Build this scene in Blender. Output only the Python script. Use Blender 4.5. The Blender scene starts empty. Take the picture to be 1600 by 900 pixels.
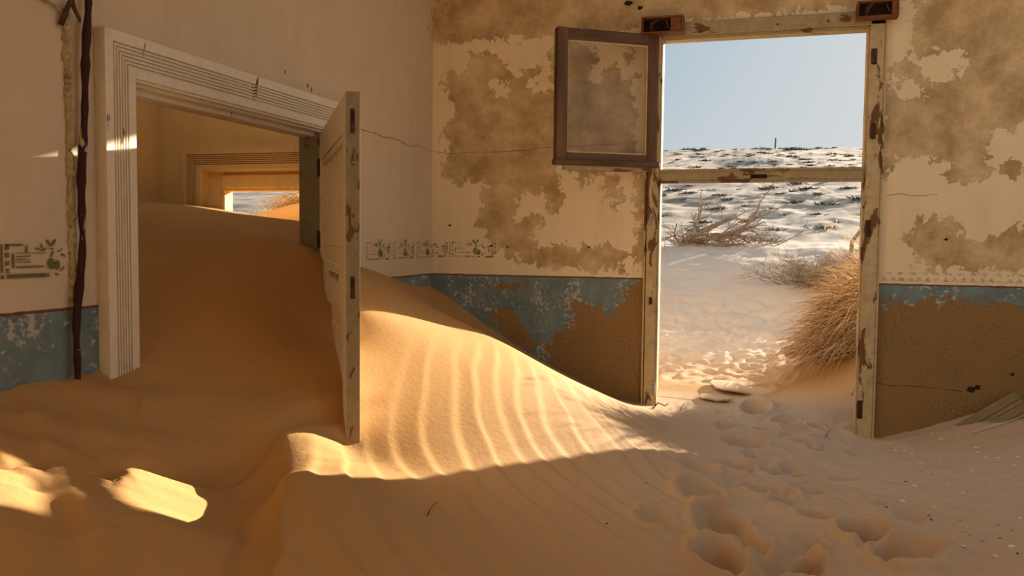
import bpy, bmesh, math, random
import numpy as np
from mathutils import Vector, Matrix

random.seed(7)
rng = np.random.RandomState(11)
scn = bpy.context.scene
COL = scn.collection

# ------------------------------------------------------------------ camera, sky, sun, exposure
F_PX, YAW, PITCH, ROLL = 1331.57, 0.288967, 0.0570529, 0.0100211
CAM = np.array([2.41204, -5.98981, 1.56194])
_fwd = np.array([-math.sin(YAW)*math.cos(PITCH), math.cos(YAW)*math.cos(PITCH), -math.sin(PITCH)])
_r0 = np.array([math.cos(YAW), math.sin(YAW), 0.0])
_u0 = np.cross(_r0, _fwd)
_right = _r0*math.cos(ROLL) + _u0*math.sin(ROLL)
_up = -_r0*math.sin(ROLL) + _u0*math.cos(ROLL)
cam_d = bpy.data.cameras.new('camera')
cam = bpy.data.objects.new('camera', cam_d)
COL.objects.link(cam)
cam_d.sensor_width = 36.0
cam_d.lens = F_PX/1600*36.0
cam_d.clip_end = 1000
cam_d.clip_start = 0.05
m = Matrix.Identity(4)
for i in range(3):
    m[i][0], m[i][1], m[i][2], m[i][3] = _right[i], _up[i], -_fwd[i], CAM[i]
cam.matrix_world = m
scn.camera = cam

SUN = Vector((1.0, 1.75, 0.527)).normalized()
sun_d = bpy.data.lights.new('sun', 'SUN')
sun_d.energy = 11.0
sun_d.color = (1.0, 0.88, 0.71)
sun_d.angle = math.radians(0.6)
sun = bpy.data.objects.new('sun', sun_d)
COL.objects.link(sun)
sun.rotation_euler = (-SUN).to_track_quat('-Z', 'Y').to_euler()

world = bpy.data.worlds.new('sky')
scn.world = world
world.use_nodes = True
nt = world.node_tree
nt.nodes.clear()
tc = nt.nodes.new('ShaderNodeTexCoord')
vd = nt.nodes.new('ShaderNodeVectorMath'); vd.operation = 'DOT_PRODUCT'
vd.inputs[1].default_value = (SUN.x, SUN.y, SUN.z)
nt.links.new(tc.outputs['Generated'], vd.inputs[0])
rs = nt.nodes.new('ShaderNodeMapRange'); rs.inputs[1].default_value = 0.78; rs.inputs[2].default_value = 0.96
nt.links.new(vd.outputs['Value'], rs.inputs[0])
sx = nt.nodes.new('ShaderNodeSeparateXYZ'); nt.links.new(tc.outputs['Generated'], sx.inputs[0])
re = nt.nodes.new('ShaderNodeMapRange'); re.inputs[1].default_value = 0.0; re.inputs[2].default_value = 0.5
nt.links.new(sx.outputs['Z'], re.inputs[0])
ramp = nt.nodes.new('ShaderNodeValToRGB')
ramp.color_ramp.elements[0].color = (0.565, 0.59, 0.60, 1)
ramp.color_ramp.elements[1].color = (0.33, 0.43, 0.51, 1)
e_ = ramp.color_ramp.elements.new(0.45); e_.color = (0.34, 0.45, 0.53, 1)
nt.links.new(re.outputs[0], ramp.inputs[0])
mx = nt.nodes.new('ShaderNodeMix'); mx.data_type = 'RGBA'
nt.links.new(rs.outputs[0], mx.inputs[0])
nt.links.new(ramp.outputs[0], mx.inputs[6])
mx.inputs[7].default_value = (0.63, 0.64, 0.64, 1)
bg = nt.nodes.new('ShaderNodeBackground'); bg.inputs[1].default_value = 0.75
nt.links.new(mx.outputs[2], bg.inputs[0])
wo = nt.nodes.new('ShaderNodeOutputWorld'); nt.links.new(bg.outputs[0], wo.inputs[0])

scn.view_settings.view_transform = 'Standard'
scn.view_settings.look = 'None'
scn.view_settings.gamma = 1.0
scn.view_settings.use_curve_mapping = False
scn.view_settings.exposure = 0.58


def ray(x, y):
    d = _right*((x-800)/F_PX) - _up*((y-450)/F_PX) + _fwd
    return d


def at(x, y, ax, val):
    """world point seen at photograph pixel (x, y) on the plane axis=val"""
    d = ray(x, y)
    t = (val-CAM[ax])/d[ax]
    return CAM + t*d


# ------------------------------------------------------------------ helpers
def link(o, parent=None):
    COL.objects.link(o)
    if parent is not None:
        o.parent = parent
    return o


def tag(o, label=None, cat=None, group=None, kind=None):
    if label: o['label'] = label
    if cat: o['category'] = cat
    if group: o['group'] = group
    if kind: o['kind'] = kind
    return o


def empty(name, loc=(0, 0, 0), rz=0.0):
    o = bpy.data.objects.new(name, None)
    o.location = loc
    o.rotation_euler = (0, 0, rz)
    o.empty_display_size = 0.1
    COL.objects.link(o)
    return o


def mesh_obj(name, verts, faces, mat, parent=None, smooth=False):
    me = bpy.data.meshes.new(name)
    me.from_pydata([tuple(v) for v in verts], [], [tuple(f) for f in faces])
    me.update()
    if smooth:
        me.polygons.foreach_set('use_smooth', [True]*len(me.polygons))
    if mat: me.materials.append(mat)
    return link(bpy.data.objects.new(name, me), parent)


class MB:
    def __init__(s):
        s.v = []; s.f = []

    def add(s, v, f):
        b = len(s.v)
        s.v += [tuple(p) for p in v]
        s.f += [tuple(i+b for i in q) for q in f]
        return s

    def box(s, x0, x1, y0, y1, z0, z1, ch=0.0):
        if ch <= 0:
            v = [(x0, y0, z0), (x1, y0, z0), (x1, y1, z0), (x0, y1, z0), (x0, y0, z1), (x1, y0, z1), (x1, y1, z1), (x0, y1, z1)]
            f = [(3, 2, 1, 0), (4, 5, 6, 7), (0, 1, 5, 4), (1, 2, 6, 5), (2, 3, 7, 6), (3, 0, 4, 7)]
            return s.add(v, f)
        bm = bmesh.new()
        bmesh.ops.create_cube(bm, size=1.0)
        for q in bm.verts:
            q.co = Vector(((x0+x1)/2+q.co.x*(x1-x0), (y0+y1)/2+q.co.y*(y1-y0), (z0+z1)/2+q.co.z*(z1-z0)))
        bmesh.ops.bevel(bm, geom=bm.edges[:], offset=ch, segments=1, affect='EDGES')
        bm.verts.index_update()
        s.add([tuple(q.co) for q in bm.verts], [tuple(w.index for w in q.verts) for q in bm.faces])
        bm.free()
        return s

    def tube(s, pts, rad, n=6, cap=True):
        pts = [Vector(p) for p in pts]
        if not hasattr(rad, '__len__'): rad = [rad]*len(pts)
        rings = []
        up = Vector((0.13, 0.21, 0.97))
        for i, p in enumerate(pts):
            t = (pts[min(i+1, len(pts)-1)] - pts[max(i-1, 0)])
            if t.length < 1e-9: t = Vector((0, 0, 1))
            t.normalize()
            a = t.cross(up)
            if a.length < 1e-3: a = t.cross(Vector((1, 0, 0)))
            a.normalize(); b = t.cross(a)
            rings.append([p + (a*math.cos(2*math.pi*k/n) + b*math.sin(2*math.pi*k/n))*rad[i] for k in range(n)])
        v = [q for r in rings for q in r]
        f = []
        for i in range(len(pts)-1):
            for k in range(n):
                f.append((i*n+k, i*n+(k+1) % n, (i+1)*n+(k+1) % n, (i+1)*n+k))
        if cap:
            f.append(tuple(range(n-1, -1, -1)))
            f.append(tuple((len(pts)-1)*n+k for k in range(n)))
        return s.add(v, f)

    def build(s, name, mat, parent=None, smooth=False):
        return mesh_obj(name, s.v, s.f, mat, parent, smooth)


def vnoise(x, y, seed=0):
    """smooth value noise in -1..1"""
    x = np.asarray(x, float); y = np.asarray(y, float)
    xi = np.floor(x).astype(np.int64); yi = np.floor(y).astype(np.int64)
    fx = x-xi; fy = y-yi
    fx = fx*fx*fx*(fx*(fx*6-15)+10); fy = fy*fy*fy*(fy*(fy*6-15)+10)

    def h(a, b):
        n = (a*374761393 + b*668265263 + seed*974634777) & 0x7fffffff
        n = ((n ^ (n >> 13))*1274126177) & 0x7fffffff
        return ((n ^ (n >> 16)) & 0xffff)/32767.5 - 1.0
    return (h(xi, yi)*(1-fx)+h(xi+1, yi)*fx)*(1-fy) + (h(xi, yi+1)*(1-fx)+h(xi+1, yi+1)*fx)*fy


def fbm(x, y, seed=0, oct=4):
    r = 0; a = 1.0; s = 0
    for k in range(oct):
        r = r + a*vnoise(x*2**k, y*2**k, seed+k); s += a; a *= 0.5
    return r/s


def sstep(a, b, x):
    t = np.clip((np.asarray(x, float)-a)/(b-a), 0, 1)
    return t*t*(3-2*t)


# ------------------------------------------------------------------ materials
class NM:
    """small node-material builder"""
    def __init__(s, name, rough=0.85, spec=0.2):
        s.m = bpy.data.materials.new(name); s.m.use_nodes = True
        s.t = s.m.node_tree; s.n = s.t.nodes
        s.b = s.n['Principled BSDF']
        s.b.inputs['Roughness'].default_value = rough
        s.b.inputs['Specular IOR Level'].default_value = spec
        s.tc = s.n.new('ShaderNodeTexCoord')
        s.P = s.tc.outputs['Object']

    def set(s, inp, val):
        if isinstance(val, (int, float)): inp.default_value = val
        elif isinstance(val, tuple): inp.default_value = val if len(val) == 4 or inp.type == 'VECTOR' else val+(1,)
        else: s.t.links.new(val, inp)

    def scale(s, v):
        q = s.n.new('ShaderNodeMapping'); q.inputs['Scale'].default_value = v
        s.t.links.new(s.P, q.inputs[0]); return q.outputs[0]

    def noise(s, sc, det=4, rough=0.55, vec=None, dist=0.0):
        q = s.n.new('ShaderNodeTexNoise'); q.inputs['Scale'].default_value = sc
        q.inputs['Detail'].default_value = det; q.inputs['Roughness'].default_value = rough
        q.inputs['Distortion'].default_value = dist
        s.t.links.new(vec or s.P, q.inputs['Vector']); return q.outputs['Fac']

    def math(s, op, a, b=None, c=None, clamp=False):
        q = s.n.new('ShaderNodeMath'); q.operation = op; q.use_clamp = clamp
        s.set(q.inputs[0], a)
        if b is not None: s.set(q.inputs[1], b)
        if c is not None: s.set(q.inputs[2], c)
        return q.outputs[0]

    def rng(s, v, a, b, c=0.0, d=1.0):
        q = s.n.new('ShaderNodeMapRange'); s.set(q.inputs[0], v)
        for i, k in enumerate((a, b, c, d)): q.inputs[i+1].default_value = k
        return q.outputs[0]

    def mix(s, f, a, b):
        q = s.n.new('ShaderNodeMix'); q.data_type = 'RGBA'
        s.set(q.inputs[0], f); s.set(q.inputs[6], a); s.set(q.inputs[7], b)
        return q.outputs[2]

    def attr(s, name):
        q = s.n.new('ShaderNodeAttribute'); q.attribute_name = name; return q.outputs['Fac']

    def sep(s):
        q = s.n.new('ShaderNodeSeparateXYZ'); s.t.links.new(s.P, q.inputs[0]); return q.outputs

    def bump(s, h, st=0.3, dist=0.01):
        q = s.n.new('ShaderNodeBump'); q.inputs['Strength'].default_value = st
        q.inputs['Distance'].default_value = dist
        s.t.links.new(h, q.inputs['Height']); s.t.links.new(q.outputs[0], s.b.inputs['Normal'])

    def color(s, c):
        s.set(s.b.inputs['Base Color'], c); return s


def simple(name, c1, c2, sc=12.0, rough=0.85, bump=0.3, stretch=None, dist=0.004, spec=0.2):
    k = NM(name, rough, spec)
    v = k.scale(stretch) if stretch else None
    n = k.noise(sc, 5, 0.6, v)
    k.color(k.mix(k.rng(n, 0.3, 0.7), c1, c2))
    if bump: k.bump(n, bump, dist)
    return k.m


def peeled(name, paint, paint2, wood, thr=0.56, sc=9.0, stretch=(1, 1, 0.35), rough=0.75, dirt=(0.16, 0.10, 0.05), dirty=0.5):
    """old paint flaking off wood"""
    k = NM(name, rough)
    v = k.scale(stretch)
    n = k.noise(sc, 7, 0.62, v, 0.6)
    big = k.noise(1.6, 2, 0.5)
    mm = k.math('ADD', n, k.math('MULTIPLY', k.math('SUBTRACT', big, 0.5), 0.35))
    mask = k.rng(mm, thr, thr+0.012)
    pc = k.mix(k.rng(k.noise(22, 5, 0.65), 0.35, 0.7), paint, paint2)
    pc = k.mix(k.math('MULTIPLY', k.rng(k.noise(5, 6, 0.7), 0.56, 0.76), dirty), pc, dirt)
    wn = k.noise(30, 4, 0.6, k.scale((1, 1, 0.12)))
    wc = k.mix(wn, tuple(c*0.6 for c in wood), tuple(c*1.3 for c in wood))
    k.color(k.mix(mask, pc, wc))
    h = k.math('ADD', k.math('MULTIPLY', k.math('SUBTRACT', 1.0, mask), 0.8), k.math('MULTIPLY', wn, 0.25))
    k.bump(h, 0.6, 0.003)
    return k.m


M = {}


def sand_mat(name, mode):
    k = NM(name, 0.95, 0.1)
    s = k.sep()
    big = k.noise(1.3, 3, 0.5)
    fine = k.noise(420, 2, 0.6)
    mid = k.noise(38, 5, 0.65)
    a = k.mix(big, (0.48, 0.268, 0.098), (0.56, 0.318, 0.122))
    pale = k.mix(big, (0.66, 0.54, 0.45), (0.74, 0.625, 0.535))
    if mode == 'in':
        # paler sand by the outside doorway, light put into its colour; darker orange deeper in
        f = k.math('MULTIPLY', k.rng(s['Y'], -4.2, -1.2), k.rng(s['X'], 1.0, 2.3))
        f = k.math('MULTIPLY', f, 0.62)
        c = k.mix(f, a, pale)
    else:
        f = k.rng(s['Y'], 0.5, 2.0)
        w = k.math('ADD', f, k.math('MULTIPLY', k.math('SUBTRACT', k.noise(4.0, 5, 0.6), 0.5), 0.7), clamp=True)
        g = k.math('GREATER_THAN', s['X'], 0.0)
        xw = k.math('MULTIPLY', k.rng(s['X'], 2.25, 2.8), k.rng(s['Y'], 2.2, 1.0))
        w = k.math('MULTIPLY', w, k.math('SUBTRACT', 1.0, k.math('MULTIPLY', xw, 0.85)))
        far = k.rng(s['Y'], 3.0, 5.0)
        w = k.math('MAXIMUM', k.math('MULTIPLY', w, k.rng(s['X'], -0.5, 0.5)), far)
        w = k.math('MAXIMUM', w, k.math('MULTIPLY', k.rng(s['Y'], 0.75, 0.3, 0.0, 0.62), k.rng(s['X'], 1.0, 2.3)))
        c = k.mix(w, a, pale)
        c = k.mix(k.math('MULTIPLY', k.rng(s['Y'], 7.0, 11.0), 0.75), c, (0.60, 0.475, 0.375))
        veg = k.math('MULTIPLY', k.rng(k.noise(0.35, 8, 0.72, k.scale((1, 1, 1))), 0.50, 0.60), k.rng(s['Y'], 7, 12))
        c = k.mix(k.math('MULTIPLY', veg, 0.85), c, (0.22, 0.18, 0.155))
        spk = k.math('MULTIPLY', k.rng(k.noise(1.9, 6, 0.75), 0.53, 0.60), k.rng(s['Y'], 6, 9))
        c = k.mix(k.math('MULTIPLY', spk, 0.6), c, (0.27, 0.22, 0.18))
    c = k.mix(k.math('MULTIPLY', k.rng(mid, 0.35, 0.75), 0.16), c, (0.42, 0.24, 0.10))
    c = k.mix(k.math('MULTIPLY', k.rng(fine, 0.35, 0.7), 0.20), c, (0.25, 0.15, 0.08))
    k.color(c)
    k.bump(k.math('ADD', k.math('MULTIPLY', fine, 0.25), mid), 0.42, 0.006)
    return k.m


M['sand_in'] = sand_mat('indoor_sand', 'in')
M['sand_out'] = sand_mat('desert_sand', 'out')


def wall_mat(name, cream=(0.86, 0.70, 0.47), cream2=(0.80, 0.64, 0.41), dado=True, bare=(0.72, 0.545, 0.32), bare2=(0.42, 0.285, 0.135)):
    k = NM(name, 0.9, 0.15)
    s = k.sep()
    n1 = k.noise(3.2, 6, 0.6)
    paint = k.mix(k.rng(n1, 0.3, 0.7), cream, cream2)
    streak = k.noise(5.0, 4, 0.6, k.scale((1, 1, 0.15)))
    paint = k.mix(k.math('MULTIPLY', k.rng(streak, 0.5, 0.75), 0.18), paint, (0.45, 0.32, 0.17))
    bm_ = k.noise(4.5, 8, 0.68)
    bcol = k.mix(k.rng(bm_, 0.38, 0.64), bare2, bare)
    bcol = k.mix(k.math('MULTIPLY', k.rng(k.noise(30, 4, 0.7), 0.5, 0.8), 0.4), bcol, (0.33, 0.24, 0.13))
    # peel attribute: signed distance (m) to the nearest lost flake of paint, frayed here by noise
    fr = k.math('MULTIPLY', k.math('SUBTRACT', k.noise(11, 9, 0.68, None, 0.4), 0.5), 0.34)
    fr2 = k.math('MULTIPLY', k.math('SUBTRACT', k.noise(60, 4, 0.6), 0.5), 0.03)
    pe = k.math('ADD', k.math('ADD', k.attr('peel'), fr), fr2)
    mask = k.rng(pe, 0.0, 0.003)
    up = k.mix(mask, paint, bcol)
    hgt = k.math('MULTIPLY', k.math('SUBTRACT', 1.0, mask), 1.0)
    if dado:
        blue = k.mix(k.rng(k.noise(6, 5, 0.6), 0.35, 0.65), (0.14, 0.19, 0.20), (0.21, 0.27, 0.27))
        fl = k.math('ADD', k.noise(34, 8, 0.72), k.math('MULTIPLY', k.math('SUBTRACT', k.noise(5, 2, 0.5), 0.5), 0.55))
        blue = k.mix(k.rng(fl, 0.565, 0.60), blue, (0.46, 0.44, 0.37))
        pe2 = k.math('ADD', k.math('ADD', k.attr('peel_dado'), fr), fr2)
        m2 = k.rng(pe2, 0.0, 0.003)
        g = k.noise(55, 6, 0.75)
        brown = k.mix(k.rng(g, 0.3, 0.7), (0.15, 0.085, 0.03), (0.42, 0.265, 0.115))
        brown = k.mix(k.rng(k.noise(2.6, 5, 0.6), 0.35, 0.65), brown, (0.33, 0.19, 0.07))
        low = k.mix(m2, blue, brown)
        edge = k.math('ADD', s['Z'], k.math('MULTIPLY', k.math('SUBTRACT', k.noise(16, 4, 0.6), 0.5), 0.012))
        line = k.math('MULTIPLY', k.rng(edge, 1.288, 1.291), k.rng(edge, 1.302, 1.299))
        low = k.mix(k.math('MULTIPLY', line, 0.9), low, (0.16, 0.055, 0.035))
        sel = k.rng(edge, 1.2995, 1.3015)
        c = k.mix(sel, low, up)
        hl = k.math('ADD', k.math('SUBTRACT', 1.0, m2), k.math('MULTIPLY', k.math('MULTIPLY', g, m2), 3.2))
        hgt = k.math('ADD', k.math('MULTIPLY', sel, hgt), k.math('MULTIPLY', k.math('SUBTRACT', 1.0, sel), hl))
    else:
        c = up
    k.color(c)
    h = k.math('ADD', hgt, k.math('MULTIPLY', k.noise(90, 4, 0.6), 0.22))
    k.bump(h, 0.7, 0.004)
    return k.m


M['wall'] = wall_mat('peeling_plaster')
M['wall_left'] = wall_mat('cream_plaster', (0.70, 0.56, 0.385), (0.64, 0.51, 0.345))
M['ochre'] = wall_mat('ochre_plaster', (0.84, 0.58, 0.24), (0.76, 0.51, 0.20), dado=False)
M['masonry'] = simple('rough_masonry', (0.50, 0.40, 0.28), (0.62, 0.50, 0.36), 6, 0.95, 0.5)
M['ceil'] = simple('whitewashed_boards', (0.70, 0.62, 0.50), (0.78, 0.70, 0.58), 3, 0.9, 0.1)
M['casing'] = peeled('cream_gloss_paint', (0.84, 0.74, 0.59), (0.78, 0.67, 0.51), (0.20, 0.10, 0.05), 0.70, 12, (1, 1, 0.2), 0.6, dirty=0.22)
M['casing_ochre'] = peeled('ochre_gloss_paint', (0.78, 0.55, 0.26), (0.70, 0.48, 0.21), (0.20, 0.11, 0.04), 0.71, 12, (1, 1, 0.3), 0.6)
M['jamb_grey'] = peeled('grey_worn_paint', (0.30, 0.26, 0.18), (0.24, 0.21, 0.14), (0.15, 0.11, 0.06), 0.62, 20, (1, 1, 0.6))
M['frame'] = peeled('flaking_frame_paint', (0.58, 0.45, 0.26), (0.46, 0.34, 0.18), (0.19, 0.085, 0.035), 0.565, 11, (1, 1, 0.3))
M['bar'] = peeled('flaking_bar_paint', (0.43, 0.34, 0.19), (0.34, 0.26, 0.135), (0.18, 0.085, 0.035), 0.58, 10, (0.35, 1, 1))
M['leaf'] = peeled('door_leaf_paint', (0.80, 0.68, 0.50), (0.73, 0.61, 0.44), (0.20, 0.11, 0.05), 0.69, 14, (1, 1, 0.3), 0.65)
M['leaf_edge'] = peeled('worn_door_edge', (0.34, 0.27, 0.165), (0.25, 0.195, 0.115), (0.16, 0.09, 0.04), 0.60, 26, (1, 1, 0.5))
M['brown_wood'] = simple('weathered_brown_wood', (0.075, 0.042, 0.026), (0.20, 0.115, 0.065), 14, 0.75, 0.5, (1, 1, 0.10))
M['brown_wood_x'] = simple('weathered_brown_rail', (0.075, 0.042, 0.026), (0.19, 0.115, 0.07), 14, 0.75, 0.5, (0.1, 1, 1))
M['putty'] = simple('old_putty', (0.50, 0.34, 0.16), (0.68, 0.50, 0.27), 40, 0.8, 0.5)
M['red_wood'] = simple('red_brown_block', (0.10, 0.032, 0.014), (0.26, 0.10, 0.045), 18, 0.7, 0.5, (0.2, 1, 1))
M['dark_hole'] = simple('hole_shade', (0.02, 0.010, 0.006), (0.05, 0.025, 0.014), 20, 0.9, 0.5)  # near-black colour painted in as the shade inside holes and hollows
M['rust'] = simple('rusted_iron', (0.045, 0.020, 0.016), (0.13, 0.055, 0.03), 60, 0.8, 0.5)
M['steel'] = simple('bare_steel', (0.28, 0.26, 0.23), (0.42, 0.40, 0.36), 60, 0.5, 0.3, None, 0.002, 0.5)
M['pipe'] = peeled('dark_red_pipe_paint', (0.050, 0.014, 0.012), (0.028, 0.009, 0.009), (0.46, 0.36, 0.22), 0.64, 16, (1, 1, 0.35), 0.6)
M['crumble'] = simple('crumbled_plaster', (0.30, 0.225, 0.12), (0.58, 0.46, 0.28), 45, 0.95, 1.0, None, 0.01)
M['crack'] = simple('crack_shadow', (0.10, 0.065, 0.03), (0.17, 0.11, 0.055), 60, 1.0, 0)
M['straw'] = simple('dry_straw', (0.42, 0.24, 0.11), (0.80, 0.58, 0.34), 28.0, 0.7, 0)
M['straw_fresh'] = simple('pale_green_straw', (0.60, 0.52, 0.22), (0.72, 0.66, 0.36), 5.0, 0.7, 0)
M['straw_dark'] = simple('dark_straw', (0.27, 0.145, 0.06), (0.42, 0.25, 0.11), 3.0, 0.8, 0)  # darker straw tone, picked at random among the blades
M['deadwood'] = simple('bleached_deadwood', (0.22, 0.145, 0.09), (0.38, 0.27, 0.18), 9, 0.85, 0.3)
M['scrub'] = simple('grey_scrub', (0.17, 0.125, 0.085), (0.33, 0.27, 0.20), 10, 0.9, 0)
M['scrub_far'] = simple('dark_far_scrub', (0.10, 0.095, 0.06), (0.17, 0.15, 0.10), 10, 0.9, 0)
M['slab'] = simple('dusty_sheet', (0.50, 0.37, 0.27), (0.64, 0.44, 0.27), 7, 0.9, 0.4)
M['plank'] = simple('old_grey_plank', (0.20, 0.14, 0.065), (0.36, 0.26, 0.13), 12, 0.9, 0.6, (0.3, 1, 1))
M['chip'] = simple('pale_paint_chip', (0.72, 0.60, 0.46), (0.82, 0.72, 0.58), 20, 0.8, 0)
M['dark_bit'] = simple('dark_debris', (0.06, 0.035, 0.02), (0.14, 0.08, 0.045), 20, 0.9, 0)


def stencil_alpha(name, col, lo, hi, mx=1.0):
    k = NM(name, 0.9, 0.1)
    k.color(col)
    k.set(k.b.inputs['Alpha'], k.rng(k.noise(38, 6, 0.7), lo, hi, 0.0, mx))
    return k.m
M['stencil'] = stencil_alpha('green_stencil_paint', (0.17, 0.15, 0.065), 0.30, 0.46, 0.95)
M['stencil_faded'] = stencil_alpha('faded_stencil_paint', (0.24, 0.21, 0.10), 0.36, 0.52, 0.85)
M['stencil_ghost2'] = stencil_alpha('thin_stencil_paint', (0.30, 0.26, 0.13), 0.40, 0.56, 0.6)
M['stencil_ghost'] = stencil_alpha('ghost_stencil_paint', (0.42, 0.36, 0.22), 0.40, 0.60, 0.5)


def glass_mat():
    k = NM('dusty_pane')
    n = k.n
    tr = n.new('ShaderNodeBsdfTransparent'); tr.inputs[0].default_value = (0.93, 0.92, 0.88, 1)
    gl = n.new('ShaderNodeBsdfGlossy'); gl.inputs['Roughness'].default_value = 0.08
    df = n.new('ShaderNodeBsdfDiffuse'); df.inputs[0].default_value = (0.5, 0.42, 0.3, 1)
    a = n.new('ShaderNodeMixShader'); a.inputs[0].default_value = 0.02
    b = n.new('ShaderNodeMixShader')
    k.t.links.new(k.rng(k.noise(6, 4, 0.6), 0.4, 0.8, 0.0, 0.02), b.inputs[0])
    k.t.links.new(tr.outputs[0], a.inputs[1]); k.t.links.new(gl.outputs[0], a.inputs[2])
    k.t.links.new(a.outputs[0], b.inputs[1]); k.t.links.new(df.outputs[0], b.inputs[2])
    k.t.links.new(b.outputs[0], n['Material Output'].inputs[0])
    return k.m


M['glass'] = glass_mat()

# ------------------------------------------------------------------ sand heights
CTRL = np.array([
    # lit dune: edge of the sun patch cast by the right jamb
    (1.864, -1.988, .543), (1.639, -2.381, .578), (1.502, -2.622, .605), (1.312, -2.954, .643), (1.163, -3.215, .683),
    (1.044, -3.423, .745), (.943, -3.599, .796),
    # dune crest
    (.476, -2.142, 1.194), (.65, -1.837, 1.142), (.759, -1.647, 1.084), (.899, -1.402, 1.015), (1.134, -.99, .80),
    (1.372, -.573, .588), (1.608, -.1, .42),
    # along the back wall
    (.0, .0, 1.20), (.13, 0, 1.13), (.335, 0, .99), (.561, 0, .848), (.832, 0, .695), (1.121, 0, .56), (1.402, 0, .438), (1.65, 0, .41),
    (2.0, 0, .385), (2.5, 0, .35), (3.0, 0, .295), (3.11, 0, .299), (3.37, 0, .353), (3.63, 0, .455), (3.99, 0, .561), (5.2, 0, .72),
    # along the left wall, behind the door leaf
    (0, -1.2, 1.385), (0, -.77, 1.305), (0, -.35, 1.22), (.08, -1.55, 1.40), (.25, -1.85, 1.30), (.62, -2.5, 1.02), (.87, -2.80, .80),
    # door leaf, left face
    (.82, -2.98, .75), (.72, -2.92, .89), (.39, -2.38, 1.08), (.15, -2.02, 1.33), (.08, -1.93, 1.45), (-.02, -1.75, 1.50),
    # ridge in the foreground, its trough and the next ridge
    (.777, -3.076, .80), (.696, -3.217, .82), (1.2, -4.0, .63), (.524, -3.518, .741), (.451, -3.646, .80), (.325, -3.867, .852),
    (.796, -3.856, .729), (.736, -3.962, .775), (.675, -4.069, .785), (.602, -4.2, .815), (.558, -4.27, .845), (1.0, -4.25, .60),
    (.62, -3.42, .70), (.84, -3.68, .70), (.72, -3.55, .70),
    # foot of the left wall
    (.05, -3.187, 1.037), (.05, -3.36, 1.037), (.05, -3.52, 1.026), (.05, -3.69, 1.021), (.05, -3.84, 1.016), (.05, -4.5, 1.0), (0, -6, .9),
    # sand spilling through the inner doorway
    (.45, -2.95, .93), (.25, -2.65, 1.13), (.02, -2.4, 1.32), (-.2, -2.95, 1.24), (-.3, -2.3, 1.47), (-.6, -2.8, 1.50),
    (-.9, -2.5, 1.66), (-1.2, -3.2, 1.66), (-1.1, -1.7, 1.70), (-.5, -1.5, 1.56), (-.25, -1.1, 1.50), (-.3, -.3, 1.52),
    (-2.4, 0, 1.83), (-2.18, 0, 1.82), (-1.83, 0, 1.78), (-1.5, 0, 1.72), (-1.29, 0, 1.67), (-1.0, 0, 1.60), (-.5, 0, 1.56),
    (-2.4, -2, 1.76), (-2.4, -4, 1.7), (-1.0, -4.5, 1.5), (-.3, -3.6, 1.2), (.25, -3.25, .96),
    # floor of the room
    (2.0, -1.0, .425), (1.9, -.5, .41), (2.3, -2.0, .39), (2.0, -3.0, .475), (1.6, -3.4, .56), (1.45, -3.9, .57), (2.4, -2.7, .37),
    (2.5, -3.6, .38), (3.0, -1.8, .35), (3.4, -2.6, .38), (3.6, -.9, .36), (3.2, -.8, .32), (4.0, -1.6, .42), (4.2, -.7, .52), (2.7, -.6, .34),
    (2.5, -5.5, .35), (1.0, -5.5, .62), (4.5, -5, .45), (5.2, -2.5, .6), (2.5, -8.5, .35), (5, -8.5, .5), (0, -8.5, .7),
    (2.0, .6, .46), (2.6, .6, .45), (1.4, .5, .55), (.5, .5, .95), (4, .5, .75),
], float)


def tps_fit(P, lam=2e-4):
    n = len(P)
    d = np.hypot(P[:, None, 0]-P[None, :, 0], P[:, None, 1]-P[None, :, 1])
    K = np.where(d > 0, d*d*np.log(np.maximum(d, 1e-9)), 0) + lam*np.eye(n)
    Q = np.c_[np.ones(n), P[:, 0], P[:, 1]]
    A = np.block([[K, Q], [Q.T, np.zeros((3, 3))]])
    return np.linalg.solve(A, np.r_[P[:, 2], 0, 0, 0])


TPS = tps_fit(CTRL)


def tps(x, y):
    r = TPS[-3] + TPS[-2]*x + TPS[-1]*y
    for i, (cx, cy, _) in enumerate(CTRL):
        d2 = (x-cx)**2 + (y-cy)**2
        r = r + TPS[i]*0.5*d2*np.log(np.maximum(d2, 1e-12))
    return r


# footprints: x, y, half-length, half-width, heading, depth
FEET = [(2.32, -.77, .17, .12, 1.2, .06), (2.16, -2.11, .15, .10, 1.4, .055), (2.27, -2.47, .17, .12, 1.7, .06), (2.98, -2.39, .15, .12, 1.1, .085),
        (2.84, -2.16, .13, .10, 1.2, .075), (2.52, -1.37, .14, .10, .9, .06), (2.29, -1.45, .13, .09, 1.3, .04), (2.27, -2.86, .14, .10, 1.5, .07),
        (2.53, -2.74, .16, .11, 1.2, .06), (2.45, -1.76, .13, .09, .6, .045), (2.78, -.61, .13, .09, 1.0, .03), (2.20, -.35, .10, .08, 1.2, .04),
        (2.37, .22, .15, .10, 1.4, .06), (2.58, .02, .13, .09, 1.2, .05), (2.67, -1.99, .11, .08, 1.0, .035), (2.87, -1.25, .12, .06, .4, .025),
        (2.41, .66, .12, .09, 1.3, .05), (2.12, -1.75, .12, .08, 1.0, .03), (2.40, -1.08, .12, .08, 1.2, .04), (2.62, -2.38, .10, .08, 1.4, .03),
        (2.45, -.30, .11, .08, 1.2, .04), (2.02, -2.60, .12, .07, 1.4, .025), (2.65, -1.62, .10, .07, 1.1, .03), (2.95, -1.75, .09, .06, .5, .02)]


_r = random.Random(4)
for _k in range(34):
    FEET.append((_r.gauss(2.5, .28), _r.uniform(-3.3, .2), _r.uniform(.07, .13), _r.uniform(.05, .085), _r.uniform(.6, 1.8), _r.uniform(.012, .032)))


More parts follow.
